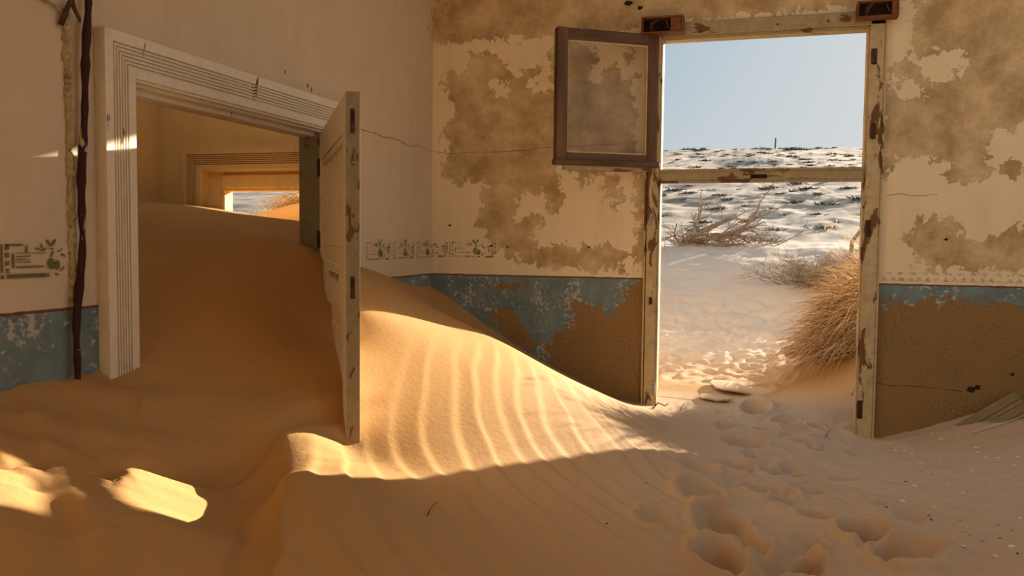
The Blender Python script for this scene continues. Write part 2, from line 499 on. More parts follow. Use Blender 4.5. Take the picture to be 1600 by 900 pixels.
def feet(x, y):
    z = np.zeros_like(x)
    for (fx, fy, a, b, h, d) in FEET:
        d = d*1.5
        m_ = (abs(x-fx) < .5) & (abs(y-fy) < .5)
        if not m_.any(): continue
        dx = x[m_]-fx; dy = y[m_]-fy
        u = (dx*math.cos(h)+dy*math.sin(h))/a; v = (-dx*math.sin(h)+dy*math.cos(h))/b
        r = np.sqrt(u*u+v*v)*(1+.14*vnoise(dx*14+fx*7, dy*14, 5))
        pit = -d*(1-sstep(.35, 1.05, r))
        rim = d*.32*np.exp(-((r-1.18)/.22)**2)
        z[m_] += pit+rim
    return z


def terrain(x, y):
    """desert outside the house"""
    yy = y + 0.30*vnoise(x*.5+3, y*.15, 21)*sstep(1.5, 4, y) + 0.30*np.clip(x-2.3, -2, 2)*sstep(3.0, 5.5, y)
    prof = np.interp(yy, [-60, -10, 0, .5, 1.0, 2.0, 3.0, 3.6, 5.0, 6.0, 7.0, 10, 14, 30, 60, 85, 110, 200],
                     [1, .5, .36, .42, .475, .58, .69, .83, 1.27, 1.49, 1.56, 2.0, 2.6, 4.7, 8.3, 10.4, 9.0, 5.0])
    z = prof
    z = z + fbm(x*.45, y*.45, 3, 4)*.07*sstep(6.0, 9, y) + fbm(x*1.6, y*1.6, 17, 3)*.055*sstep(6.5, 9, y) + fbm(x*.12, y*.12, 9, 3)*.55*sstep(14, 40, y)
    z = z + fbm(x*2.2, y*2.2, 14, 3)*.035*sstep(.8, 3, y)
    # trampled sand outside the door
    z = z + (fbm(x*9, y*7, 31, 3)*.035 - np.abs(fbm(x*6.5, y*5, 33, 2))*.05)*sstep(.6, 1.2, y)*(1-sstep(3.2, 4.4, y))
    # mound under the grass tussock
    z = z + .50*np.exp(-(((x-3.28)/.42)**2 + ((y-1.05)/.50)**2))
    # drift banked against the house on the left
    lf = 1-sstep(-.6, 1.3, x)
    dr = np.interp(y, [-60, -1, 0, .35, .9, 1.8, 3.2, 5, 9], [.6, 1.5, 1.60, 1.64, 1.70, 1.70, 1.62, 1.6, 2.0]) + .22*sstep(-2.5, -1.5, x)*np.exp(-((y-1.2)/.7)**2)
    dr = dr + fbm(x*2.5, y*2.5, 44, 3)*.03*sstep(.2, .6, y)
    z = np.where(y < 9, z*(1-lf*sstep(9, 5, y)) + dr*lf*sstep(9, 5, y), z)
    return z


def ripples(x, y):
    e1 = x*.447 + y*.894; e2 = x*.894 - y*.447
    lam = e1 - (-2.1+.38*(e2-3.1)**2)
    lam = lam + .06*fbm(x*1.7, y*1.7, 71, 3)
    # bands lie closer together towards the foot of the dune
    ph = lam/.150 + .30*vnoise(x*2.2, y*2.2, 73)
    fr = ph-np.floor(ph)
    saw = np.where(fr < .80, fr/.80, (1-fr)/.20)
    saw = saw**1.3-.45
    band = (.35+.65*sstep(-.6, .5, vnoise(ph*.0+np.floor(ph)*1.7, e2*1.3, 77)))
    reg = sstep(.62, 1.05, x)*(1-sstep(2.0, 2.35, x+.12*vnoise(x*3, y*3, 8)))*sstep(-4.7, -4.1, y)*(1-sstep(-.45, -.1, y))
    amp = .0115*reg*band*sstep(.02, .40, lam_dist(x, y))*(1+.5*sstep(-2.4, -3.2, y))
    f2 = lam/.062 + .6*vnoise(x*3.1, y*3.1, 78)
    fr2 = f2-np.floor(f2)
    saw2 = np.where(fr2 < .75, fr2/.75, (1-fr2)/.25)-.5
    amp2 = .0058*sstep(1.35, 1.8, x)*(1-sstep(2.25, 2.45, x))*sstep(-4.2, -3.6, y)*(1-sstep(-.3, 0, y))*(.4+.6*sstep(-.4, .4, vnoise(x*2.6, y*2.6, 79)))
    return amp*saw + amp2*saw2


def lam_dist(x, y):
    # distance in front of the dune crest polyline (approx. a straight line from (.476,-2.142) to (1.134,-.99))
    return ((x-.476)*1.152 - (y+2.142)*.658)/1.327


SCARPS = [[tuple(at(a, b, 2, h)[:2]) for (a, b, h) in pl] for pl in (
    [(0, 690, .95), (60, 745, .86), (110, 800, .80), (135, 880, .72)], [(85, 735, .86), (120, 790, .81), (150, 850, .74)],
    [(110, 610, 1.0), (150, 670, .92), (178, 720, .83)], [(215, 610, 1.0), (205, 680, .88), (188, 730, .82)], [(40, 650, .97), (75, 700, .9)])]


def sand(x, y):
    x = np.asarray(x, float); y = np.asarray(y, float)
    z = tps(x, y)
    t = sstep(.02, .55, y)
    z = z*(1-t) + terrain(x, y)*t
    ins = 1-sstep(.0, .5, y)
    z = z + ripples(x, y)*ins + feet(x, y)
    # lumpy trodden floor to the right
    tr = sstep(1.95, 2.3, x)*ins
    z = z + tr*(fbm(x*6, y*6, 51, 3)*.022 - np.abs(fbm(x*4.2+2, y*4.2, 57, 3))*.035)*(1-.75*sstep(3.0, 3.5, x))
    z = z + .004*fbm(x*14, y*14, 61, 2)*tr
    # creases and slumps of the left-hand foreground
    lf = (1-sstep(.75, 1.05, x))*(1-sstep(-3.0, -2.6, y))*sstep(-6, -5, y)
    s_ = (x*.55 + y*.83)
    z = z + lf*.022*fbm((x*.83-y*.55)*9, s_*2.2, 63, 3)
    d = (x-.395) + (y+3.743)*(-.42)      # crease running from the wall towards the camera
    z = z - lf*.045*np.exp(-(d/.035)**2)*sstep(-5, -4.6, y)
    # small slumped scarps in the left-hand foreground
    for pl in SCARPS:
        best = np.full(x.shape, 9.); sg = np.zeros(x.shape)
        for (ax, ay), (bx, by) in zip(pl[:-1], pl[1:]):
            ex, ey = bx-ax, by-ay; L2 = ex*ex+ey*ey
            t_ = np.clip(((x-ax)*ex+(y-ay)*ey)/L2, 0, 1)
            dd = np.hypot(x-ax-t_*ex, y-ay-t_*ey)
            m_ = dd < best
            sg = np.where(m_, np.sign(ex*(y-ay)-ey*(x-ax)), sg); best = np.minimum(best, dd)
        z = z + .013*np.tanh(sg*best/.022)*np.exp(-(best/.085)**2)
    # steep lee side of the foreground ridge
    rx_ = np.interp(-y, [3.1, 3.22, 3.6, 4.0, 4.6], [.60, .70, .943, 1.16, 1.40]) + .012*vnoise(y*9, y*0+3, 91)
    dl = rx_-x
    side = np.where(dl > 0, (1-np.exp(-np.maximum(dl, 0)/.05))*np.exp(-np.maximum(dl, 0)/.22), 0)
    z = z - .13*side*sstep(-3.12, -3.3, y)*sstep(-4.5, -4.1, y)
    return z


def axis(parts):
    a = []
    for (s, e, st) in parts:
        n = max(1, int(round((e-s)/st)))
        a += list(np.linspace(s, e, n, endpoint=False))
    a.append(parts[-1][1])
    return np.array(a)


def sheet(name, xs, ys, fn, mat):
    X, Y = np.meshgrid(xs, ys)
    Z = fn(X, Y)
    nx, ny = len(xs), len(ys)
    co = np.stack([X, Y, Z], -1).reshape(-1, 3)
    idx = np.arange(nx*ny).reshape(ny, nx)
    q = np.stack([idx[:-1, :-1], idx[:-1, 1:], idx[1:, 1:], idx[1:, :-1]], -1).reshape(-1, 4)
    me = bpy.data.meshes.new(name)
    me.vertices.add(len(co)); me.vertices.foreach_set('co', co.ravel())
    me.loops.add(q.size); me.loops.foreach_set('vertex_index', q.ravel())
    me.polygons.add(len(q)); me.polygons.foreach_set('loop_start', np.arange(0, q.size, 4))
    me.polygons.foreach_set('loop_total', np.full(len(q), 4))
    me.polygons.foreach_set('use_smooth', np.ones(len(q), bool))
    me.update(calc_edges=True)
    me.materials.append(mat)
    return link(bpy.data.objects.new(name, me))


XR, YR, XL = 5.3, -9.0, -2.44          # right wall, rear wall, far side of the next room
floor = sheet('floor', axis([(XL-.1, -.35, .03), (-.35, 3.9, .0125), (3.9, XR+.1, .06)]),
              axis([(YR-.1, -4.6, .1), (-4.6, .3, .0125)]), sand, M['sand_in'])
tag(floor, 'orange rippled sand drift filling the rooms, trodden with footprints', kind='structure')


def outside(X, Y):
    a = terrain(X, Y)
    b = sand(X, Y)
    z = np.where((Y < .9) & (X > -2.7) & (X < 5.5), b, a)
    inside = (X > -2.75) & (X < XR+.3) & (Y < .29) & (Y > YR-.35)
    return np.where(inside, -.6, z)


gx = axis([(-160, -40, 12), (-40, -10, 2.5), (-10, -3, .5), (-3, -.2, .05), (-.2, 1.4, .1), (1.4, 3.8, .02), (3.8, 6, .1), (6, 14, .4), (14, 40, 2), (40, 200, 12)])
gy = axis([(-80, -10, 6), (-10, .0, .8), (.0, .3, .15), (.3, 2.8, .02), (2.8, 6, .04), (6, 14, .12), (14, 40, .5), (40, 120, 2), (120, 220, 12)])
ground = sheet('ground', gx, gy, outside, M['sand_out'])
tag(ground, 'pale wind-blown desert sand rising to a low hill outside', kind='structure')


def gz(x, y):
    a = np.array([float(x)]); b = np.array([float(y)])
    if y < .9 and -2.7 < x < 5.5: return float(sand(a, b)[0])
    return float(terrain(a, b)[0])


# ------------------------------------------------------------------ walls
def sdf(px, py, poly):
    """signed distance, positive inside"""
    n = len(poly); d = np.full(px.shape, 1e9); ins = np.zeros(px.shape, bool)
    for i in range(n):
        ax, ay = poly[i]; bx, by = poly[(i+1) % n]
        ex, ey = bx-ax, by-ay
        t = np.clip(((px-ax)*ex+(py-ay)*ey)/(ex*ex+ey*ey+1e-12), 0, 1)
        d = np.minimum(d, np.hypot(px-ax-t*ex, py-ay-t*ey))
        c = ((ay > py) != (by > py)) & (px < (bx-ax)*(py-ay)/(by-ay+1e-12)+ax)
        ins ^= c
    return np.where(ins, d, -d)


def wall(name, plane, const, thick, u0, u1, v0, v1, holes, mat, step=.02, peel=None, peel2=None, flip=False):
    """wall sheet with holes; plane 'Y' spans (x,z) at y=const, 'X' spans (y,z) at x=const; thick goes away from the room"""
    us = np.array(sorted(set(np.round(np.arange(u0, u1+1e-6, step), 4)) | {u0, u1} | {h[0] for h in holes} | {h[1] for h in holes}))
    vs = np.array(sorted(set(np.round(np.arange(v0, v1+1e-6, step), 4)) | {v0, v1} | {h[2] for h in holes} | {h[3] for h in holes}))
    U, V = np.meshgrid(us, vs)
    nu, nv = len(us), len(vs)
    w = .0025*fbm(U*3, V*3, 5, 3)
    bord = np.ones_like(U)
    def co(U, V, off):
        if plane == 'Y': return np.stack([U, np.full_like(U, const)+off, V], -1).reshape(-1, 3)
        return np.stack([np.full_like(U, const)+off, U, V], -1).reshape(-1, 3)
    front = co(U, V, w)
    us2 = np.array(sorted({u0, u1} | {h[0] for h in holes} | {h[1] for h in holes}))
    vs2 = np.array(sorted({v0, v1} | {h[2] for h in holes} | {h[3] for h in holes}))
    U2, V2 = np.meshgrid(us2, vs2)
    back = co(U2, V2, np.full_like(U2, thick))
    def quads(us, vs, base):
        idx = np.arange(len(us)*len(vs)).reshape(len(vs), len(us))+base
        q = np.stack([idx[:-1, :-1], idx[:-1, 1:], idx[1:, 1:], idx[1:, :-1]], -1)
        cu = (us[:-1]+us[1:])/2; cv = (vs[:-1]+vs[1:])/2
        CU, CV = np.meshgrid(cu, cv)
        keep = np.ones(CU.shape, bool)
        for h in holes: keep &= ~((CU > h[0]) & (CU < h[1]) & (CV > h[2]) & (CV < h[3]))
        return q[keep]
    f1 = quads(us, vs, 0); f2 = quads(us2, vs2, len(front))
    verts = [tuple(p) for p in front]+[tuple(p) for p in back]
    faces = [tuple(int(i) for i in q) for q in f1]+[tuple(int(i) for i in q[::-1]) for q in f2]
    def rim(a0, a1, b0, b1):
        base = len(verts)
        for (u, v) in ((a0, b0), (a1, b0), (a1, b1), (a0, b1)):
            for off in (0.0, thick):
                verts.append((u, const+off, v) if plane == 'Y' else (const+off, u, v))
        for i in range(4):
            j = (i+1) % 4
            faces.append((base+2*i, base+2*j, base+2*j+1, base+2*i+1))
    rim(u0, u1, v0, v1)
    for h in holes: rim(*h)
    o = mesh_obj(name, verts, faces, mat)
    me = o.data
    pa = np.full(len(verts), -1.0, np.float32); pb = np.full(len(verts), -1.0, np.float32)
    if peel is not None: pa[:len(front)] = peel(U, V).ravel()
    if peel2 is not None: pb[:len(front)] = peel2(U, V).ravel()
    for nm, arr in (('peel', pa), ('peel_dado', pb)):
        at_ = me.attributes.new(nm, 'FLOAT', 'POINT'); at_.data.foreach_set('value', arr)
    tag(o, kind='structure')
    return o


def P2(poly, ax=1, val=0.0):
    """photograph outline of a lost paint flake -> wall coordinates"""
    r = []
    for (x, y) in poly:
        p = at(x, y, ax, val)
        r.append((p[0] if ax == 1 else p[1], p[2]))
    return r


FLAKE = [[(690, 130), (700, 118), (735, 112), (738, 82), (775, 82), (795, 108), (815, 115), (840, 98), (845, 110), (825, 130), (850, 150), (870, 140), (855, 110), (868, 60),
          (920, 70), (932, 95), (915, 120), (935, 130), (980, 75), (985, 95), (960, 100), (975, 130), (995, 120), (985, 150), (1000, 190), (985, 205), (990, 240), (940, 258),
          (910, 290), (900, 280), (895, 258), (870, 262), (882, 310), (868, 340), (850, 300), (815, 305), (800, 345), (830, 330), (852, 335), (835, 365), (840, 390), (870, 380),
          (900, 385), (960, 380), (985, 400), (970, 425), (900, 420), (840, 415), (770, 395), (765, 370), (740, 350), (760, 320), (745, 310), (765, 290), (740, 285), (730, 280),
          (700, 285), (690, 260), (705, 230), (690, 210), (710, 170)],
         [(940, 272), (968, 268), (972, 310), (960, 328), (945, 308)], [(994, 255), (1010, 258), (1010, 430), (990, 410), (998, 350), (990, 320)],
         [(660, -120), (1640, -120), (1640, 0), (1400, 5), (1010, 36), (960, 55), (870, 52), (860, 58), (676, 67), (660, 67)],
         [(1385, 10), (1640, -40), (1640, 195), (1560, 220), (1600, 240), (1640, 280), (1560, 272), (1500, 287), (1475, 275), (1480, 255), (1440, 240), (1400, 245), (1385, 282), (1376, 250)],
         [(1418, 365), (1445, 335), (1490, 345), (1500, 375), (1540, 380), (1640, 325), (1640, 432), (1500, 418), (1460, 420), (1425, 400)]]
ISLE = [[(1425, 90), (1500, 80), (1514, 100), (1490, 125), (1440, 120)], [(1398, 122), (1440, 126), (1440, 156), (1408, 152)], [(1380, 25), (1420, 8), (1426, 60), (1405, 95), (1380, 95)],
        [(1548, 210), (1640, 185), (1640, 258), (1545, 256)], [(770, 125), (792, 132), (795, 152), (780, 148)], [(805, 312), (848, 306), (852, 326), (812, 342)]]
FLAKE_D = [[(1012, 446), (1012, 660), (870, 600), (852, 545), (872, 520), (902, 500), (882, 470), (935, 475), (950, 497), (985, 447)],
           [(770, 490), (800, 480), (842, 540), (830, 552), (790, 536)], [(758, 447), (822, 440), (806, 454)], [(754, 490), (776, 486), (770, 502)],
           [(1358, 472), (1640, 470), (1640, 720), (1340, 720)]]
FLAKE, ISLE, FLAKE_D = [[P2(p) for p in g] for g in (FLAKE, ISLE, FLAKE_D)]


def peel_back(U, V):
    d = np.max([sdf(U, V, p) for p in FLAKE], 0)
    for p in ISLE: d = np.minimum(d, -sdf(U, V, p)-.01)
    return np.clip(d*.9, -.3, .3)+.0


def peel_dado(U, V):
    return np.clip(np.max([sdf(U, V, p) for p in FLAKE_D], 0)*.9, -.3, .3)


LEFTFLAKE = [[(0.2, 3.02), (-.1, 3.0), (-.12, 3.10), (-.03, 3.14), (-.08, 3.22), (0.2, 3.3)], [(-9, 3.36), (.2, 3.36), (.2, 3.9), (-9, 3.9)]]


def peel_left(U, V):
    return np.clip(np.max([sdf(U, V, p) for p in LEFTFLAKE], 0)-.03, -.3, .3)


ZC = 3.75
HOLE = (1.6, 5.25, -3.8, -.9)      # unseen ceiling hole, added to bring in daylight: x0, x1, y0, y1
wall_back = wall('wall_back', 'Y', 0.0, .30, -.12, XR+.25, -.5, ZC, [(1.61, 3.10, -.3, 3.02)], M['wall'], .02, peel_back, peel_dado)
tag(wall_back, 'back wall with peeling cream plaster above a flaking blue dado')
wall_left = wall('wall_left', 'X', 0.0, -.13, YR, 0.0, -.5, ZC, [(-3.19, -1.66, -.3, 2.18)], M['wall_left'], .025, peel_left, None)
tag(wall_left, 'left cream wall with the sand-filled inner doorway')
wall_right = wall('wall_right', 'X', XR, .25, YR, 0.0, -.5, ZC, [(-4.7, -.8, .55, 3.74)], M['wall_left'], .25)  # unseen opening, added to light the room from the right
tag(wall_right, 'right wall with a tall opening added for daylight')
wall_rear = wall('wall_rear', 'Y', YR, -.25, -.12, XR+.25, -.5, ZC, [(3.7, 4.5, 1.4, 2.6)], M['wall_left'], .25)  # unseen opening, added to let daylight in from behind
tag(wall_rear, 'rear wall with a small opening added for daylight')
wall_annex = wall('wall_annex', 'Y', 0.0, .30, XL-.25, -.13, -.5, ZC, [(-1.98, -.62, -.3, 2.09)], M['ochre'], .04)
tag(wall_annex, 'ochre outer wall of the next room')
wall_side = wall('wall_side', 'X', XL, -.25, -5.2, 0.0, -.5, ZC, [], M['ochre'], .1)
tag(wall_side, 'ochre side wall of the next room')
wall_end = wall('wall_end', 'Y', -5.2, -.2, XL-.25, -.13, -.5, ZC, [], M['ochre'], .2)
tag(wall_end, 'ochre end wall of the next room')


def ceil(name, x0, x1, y0, y1, label):
    o = MB().box(x0, x1, y0, y1, ZC, ZC+.08).build(name, M['ceil'])
    return tag(o, label, kind='structure')


c0 = MB().box(-.12, HOLE[0], YR-.25, .3, ZC, ZC+.08)
c0.box(HOLE[0], HOLE[1], HOLE[3], .3, ZC, ZC+.08); c0.box(HOLE[0], HOLE[1], YR-.25, HOLE[2], ZC, ZC+.08); c0.box(HOLE[1], XR+.25, YR-.25, .3, ZC, ZC+.08)
tag(c0.build('ceiling', M['ceil']), 'board ceiling with a large hole added to let in skylight', kind='structure')

ca = MB().box(XL-.25, -.12, -5.4, -1.9, ZC, ZC+.08).box(-.75, -.12, -1.9, .3, ZC, ZC+.08)  # unseen ceiling shaped to shade the doorway sand; gap added to light the far wall
tag(ca.build('ceiling_annex', M['ceil']), 'board ceiling of the next room, left open for daylight along its outer wall', kind='structure')

# ------------------------------------------------------------------ marks on the walls
class Flat:
    """flat print lying on a wall: collects polygons in wall (u, v)"""
    def __init__(s): s.v = []; s.f = []
    def poly(s, pts):
        b = len(s.v); s.v += pts; s.f.append(tuple(range(b, b+len(pts))))
    def rect(s, u0, u1, v0, v1):
        j = lambda: random.uniform(-.0012, .0012)
        s.poly([(u0+j(), v0+j()), (u1+j(), v0+j()), (u1+j(), v1+j()), (u0+j(), v1+j())])
    def oval(s, u, v, a, b, ang=0, n=12, tip=0):
        c, q = math.cos(ang), math.sin(ang); pts = []
        for k in range(n):
            t = 2*math.pi*k/n
            x = a*math.cos(t); y = b*math.sin(t)*(1-tip*abs(math.cos(t))**3)
            pts.append((u+x*c-y*q, v+x*q+y*c))
        s.poly(pts)
    def tri(s, u, v, w, h): s.poly([(u-w/2, v), (u+w/2, v), (u, v+h)])


def motif(F, u, z, half=None, k_=1.0):
    R = F.rect
    def r(a, b, c, d): R(u+a, u+b, z+c, z+d)
    if half != 'fruit':
        r(0, .008, .02, .115); r(0, .012, 0, .012)
        for k in (.018, .044, .070, .095): r(.018, .033, k, k+.016)
        r(.018, .09, .109, .115); r(.10, .107, .086, .111)
        r(.045, .053, .034, .082)
        for k in (.052, .061, .071): r(.06, .118, k, k+.0035)
        r(.06, .185, .082, .0855); r(.06, .175, .034, .040)
        r(.022, .185, 0, .013)
    if half == 'box': return
    L = lambda a, b, l, w, g: F.oval(u+.21+(a-.21)*k_, z+b, l*k_, w*k_, g, 10, .5)
    F.oval(u+.205, z+.045, .017*k_, .021*k_); F.oval(u+.232, z+.040, .013*k_, .018*k_)
    F.tri(u+.192, z+.001, .016, .014)
    L(.15, .098, .013, .004, -.3); L(.166, .108, .011, .004, 1.9); L(.178, .096, .015, .005, .35)
    L(.197, .118, .017, .006, -.9); L(.218, .119, .017, .006, .9); L(.208, .098, .012, .003, .1); L(.211, .080, .014, .005, 1.2)
    L(.245, .092, .016, .005, .4); L(.26, .075, .013, .004, -.5); L(.255, .025, .014, .005, .7); L(.228, .008, .012, .004, -.2)
    L(.295, .081, .014, .005, .15); L(.293, .062, .009, .004, 1.2); L(.296, .048, .009, .004, 1.8)
    r(.338, .345, .012, .115); r(.285, .345, 0, .012)
    for k in (.028, .050, .072, .095): r(.353, .364, k, k+.014)


def put_flat(F, name, mat, parent, plane, off):
    if plane == 'X': v = [(off, u, z) for (u, z) in F.v]
    else: v = [(u, off, z) for (u, z) in F.v]
    o = mesh_obj(name, v, F.f, mat, parent)
    return o


F = Flat(); motif(F, -3.785, 1.415); o = put_flat(F, 'stencil_border', M['stencil'], wall_left, 'X', .0042); o['label'] = 'olive green stencilled fruit border beside the pipe'
F = Flat()
for q_ in (-1.12, -.715, -.31): motif(F, q_, 1.42, 'fruit', 1.35)
F.v = [(min(u, -.004), z) for (u, z) in F.v]
o = put_flat(F, 'stencil_border', M['stencil_faded'], wall_left, 'X', .0042); o['label'] = 'worn olive green stencilled fruit border by the corner'
F = Flat()
for q_ in (-1.12, -.715, -.31): motif(F, q_, 1.42, 'box')
put_flat(F, 'stencil_lines', M['stencil_ghost2'], wall_left, 'X', .0044)['label'] = 'faint stencilled boxes between the painted fruit'
F = Flat(); motif(F, -.235, 1.425, 'fruit', 1.35); motif(F, .14, 1.425, 'fruit', 1.2)
F.v = [(max(u, .004), z) for (u, z) in F.v]
o = put_flat(F, 'stencil_border', M['stencil_faded'], wall_back, 'Y', -.0042); o['label'] = 'worn olive green stencilled fruit border'
F = Flat(); motif(F, .14, 1.425, 'box')
put_flat(F, 'stencil_lines', M['stencil_ghost2'], wall_back, 'Y', -.0044)['label'] = 'faint stencilled boxes beside the painted fruit'
F = Flat()
for k in range(16): F.tri(3.15+k*.052, 1.318, .05, .032)
for k in range(12): F.rect(3.16+k*.07, 3.20+k*.07, 1.36, 1.375)
o = put_flat(F, 'stencil_border', M['stencil_ghost'], wall_back, 'Y', -.0042); o['label'] = 'ghostly faded zigzag stencil right of the door'


def crack(pts, parent, plane, w=.0016, off=.0022, name='crack'):
    mb = MB(); n = len(pts)
    rad = [w*random.uniform(.4, 1.3) for _ in pts]
    v = []
    for (u, z) in pts: v.append((off, u, z) if plane == 'X' else (u, -off, z))
    mb.tube(v, rad, 4)
    return mb.build(name, M['crack'], parent)


def jag(a, b, n, amp):
    r = []
    for i in range(n+1):
        t = i/n; q = amp if 0 < i < n else 0
        r.append((a[0]+(b[0]-a[0])*t+random.uniform(-q, q)*.5, a[1]+(b[1]-a[1])*t+random.uniform(-q, q)))
    return r


def pxl(pts, ax):
    out = []
    for (x, y) in pts:
        p = at(x, y, ax, 0.0); out.append((p[0] if ax == 1 else p[1], p[2]))
    return out


c1 = pxl([(562, 202), (585, 207), (600, 215), (622, 218), (640, 228), (655, 228), (673, 236)], 0)
pts = []
for a, b in zip(c1[:-1], c1[1:]): pts += jag(a, b, 4, .006)[:-1]
crack(pts+[c1[-1]], wall_left, 'X')
for seg in ([(676, 236), (700, 240), (740, 238), (800, 236), (860, 230), (940, 226), (1000, 222)], [(1366, 598), (1390, 603), (1420, 602), (1450, 606), (1490, 610), (1504, 612)],
            [(1478, 612), (1474, 630), (1478, 650), (1484, 660)], [(1385, 305), (1410, 303), (1440, 306), (1465, 304)], [(1000, 560), (998, 600), (1001, 630)]):
    c2 = pxl(seg, 1); pts = []
    for a, b in zip(c2[:-1], c2[1:]): pts += jag(a, b, 3, .006)[:-1]
    crack(pts+[c2[-1]], wall_back, 'Y', .0014 if seg[0][0] != 1366 else .003)
for (x, y, s) in ((768, 384, .014), (793, 386, .010), (982, 5, .035), (1000, 12, .02), (1478, 374, .014), (1516, 608, .028), (1527, 605, .022), (920, 386, .010), (703, 352, .012), (1582, 585, .016)):
    p = at(x, y, 1, 0.0)
    v = []; nn = 9
    for k in range(nn):
        r = s*random.uniform(.6, 1.15); v.append((p[0]+r*math.cos(6.283*k/nn), -.004, p[2]+.75*r*math.sin(6.283*k/nn)))
    v.append((p[0], -.0048, p[2]))
    mesh_obj('plaster_hole', v, [(k, (k+1) % nn, nn) for k in range(nn)], M['dark_hole'], wall_back)  # flat dark patch standing for the shade in a hole
for (x, y, s) in ((480, 130, .012), (486, 136, .014), (497, 150, .01), (445, 110, .008)):
    p = at(x, y, 0, 0.0)
    crack([(p[1], p[2]), (p[1]+.004, p[2]-s), (p[1]-.003, p[2]-2*s)], wall_left, 'X', .003)

# ------------------------------------------------------------------ fluted casing of the inner doorway
def flute_profile(w, d, n=6):
    """(across, out) outline of a fluted casing board, from the outer edge to the opening"""
    pr = [(0, 0), (0, d), (w*.24, d)]
    s = w*.24; fw = w*.50/n
    for k in range(n):
        pr += [(s+.08*fw, d-.013), (s+.45*fw, d-.013), (s+.60*fw, d-.001), (s+fw, d-.001)]
        s += fw
    pr += [(w*.93, d-.001), (w*.95, d-.010), (w, d-.012), (w, 0)]
    return pr


def casing_board(name, prof, path, mat, parent):
    """sweep profile: path gives for each end a function (across, out) -> point"""
    a, b = path
    n = len(prof)
    v = [a(*p) for p in prof]+[b(*p) for p in prof]
    f = [(i, (i+1) % n, n+(i+1) % n, n+i) for i in range(n)]
    f += [tuple(range(n-1, -1, -1)), tuple(range(n, 2*n))]
    return mesh_obj(name, v, f, mat, parent)


def door_casing(root, plane, s_out, y0, y1, zt, w, d, zb, mat, nfl=6):
    """three mitred boards round an opening y0..y1 (outer edges), top zt"""
    pr = flute_profile(w, d, nfl)
    if plane == 'X': P = lambda u, o, z: (s_out*o, u, z)
    else: P = lambda u, o, z: (u, s_out*o, z)
    casing_board('casing_board', pr, (lambda a, o: P(y0+a, o, zb), lambda a, o: P(y0+a, o, zt-a)), mat, root)
    casing_board('casing_board', pr, (lambda a, o: P(y1-a, o, zb), lambda a, o: P(y1-a, o, zt-a)), mat, root)
    casing_board('casing_head', pr, (lambda a, o: P(y0+a, o, zt-a), lambda a, o: P(y1-a, o, zt-a)), mat, root)


trim_1 = tag(empty('trim_1', (0, -2.42, 0)), 'cream fluted wooden casing around the sand-filled inner doorway', kind='structure')
trim_1.location = (0, 0, 0)
door_casing(trim_1, 'X', 1, -3.358, -1.495, 2.332, .172, .05, .6, M['casing'])
MB().box(-.13, .012, -3.205, -3.17, .4, 2.17, .003).build('jamb_lining', M['casing'], trim_1)
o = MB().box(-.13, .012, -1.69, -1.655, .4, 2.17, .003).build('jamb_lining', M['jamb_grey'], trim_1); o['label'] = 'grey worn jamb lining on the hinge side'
mb = MB().box(-.13, -.03, -3.19, -1.66, 2.125, 2.17, .003)
mb.box(-.03, .012, -3.19, -1.66, 2.148, 2.19, .003)
mb.build('head_lining', M['casing'], trim_1)
MB().box(-.135, -.05, -3.17, -3.155, .4, 2.13, .002).build('door_stop', M['casing'], trim_1)

# ------------------------------------------------------------------ open panelled door leaf
HX, HY = .012, -1.71
ang = math.atan2(-2.95-HY, .822-HX)
LW = math.hypot(.822-HX, -2.95-HY)
leaf = tag(empty('door_1', (HX, HY, 0), ang), 'open cream panelled door leaf half buried in sand', kind='structure')
# local: x along the leaf from the hinge, +y is the sunny face, y 0..TH
TH = .056; zt = 2.135; zb = .25
def lbox(name, x0, x1, z0, z1, y0=0, y1=TH, mat='leaf', ch=.003, par=None):
    return MB().box(x0, x1, y0, y1, z0, z1, ch).build(name, M[mat], par or leaf)
lbox('hinge_stile', 0, .13, zb, zt)
lock = lbox('lock_stile', LW-.14, LW-.004, zb, zt)
MB().box(LW-.004, LW, .001, TH-.001, zb, zt-.001).build('worn_edge', M['leaf_edge'], lock)['label'] = 'dark worn lock edge of the door'
lbox('top_rail', .13, LW-.14, 1.985, zt)
lbox('lock_rail', .13, LW-.14, 1.27, 1.41)
lbox('bottom_rail', .13, LW-.14, zb, .48)
for (z0, z1) in ((1.41, 1.985), (.48, 1.27)):
    pn = lbox('panel', .13, LW-.14, z0, z1, .018, TH-.018, 'leaf', 0)
    for (a, b, c, d) in ((.13, LW-.14, z1-.035, z1), (.13, LW-.14, z0, z0+.035), (.13, .165, z0, z1), (LW-.175, LW-.14, z0, z1)):
        mb = MB()
        mb.box(a, b, .006, .020, c, d, .004)
        mb.box(a, b, TH-.020, TH-.006, c, d, .004)
        mb.build('moulding', M['leaf'], pn)
    lbox('raised_field', .24, LW-.25, z0+.11, z1-.11, .012, TH-.012, 'leaf', .005, pn)
for (z0, z1) in ((1.972, 2.067), (1.319, 1.408)):
    mb = MB()
    mb.box(LW-.001, LW+.0012, .018, .036, z0, z1)
    mo = mb.build('lock_plate', M['rust'], lock); mo['label'] = 'rusted mortise plate in the door edge'
    MB().box(LW+.0012, LW+.0016, .022, .032, z0+.05, z1-.012).build('keep_hole', M['dark_hole'], mo)
for z in (1.95, 1.55):
    mb = MB(); mb.tube([(-.012, -.006, z-.05), (-.012, -.006, z+.05)], .009, 8); mb.box(-.012, .05, -.004, .001, z-.045, z+.045)
    mb.build('hinge', M['rust'], leaf)
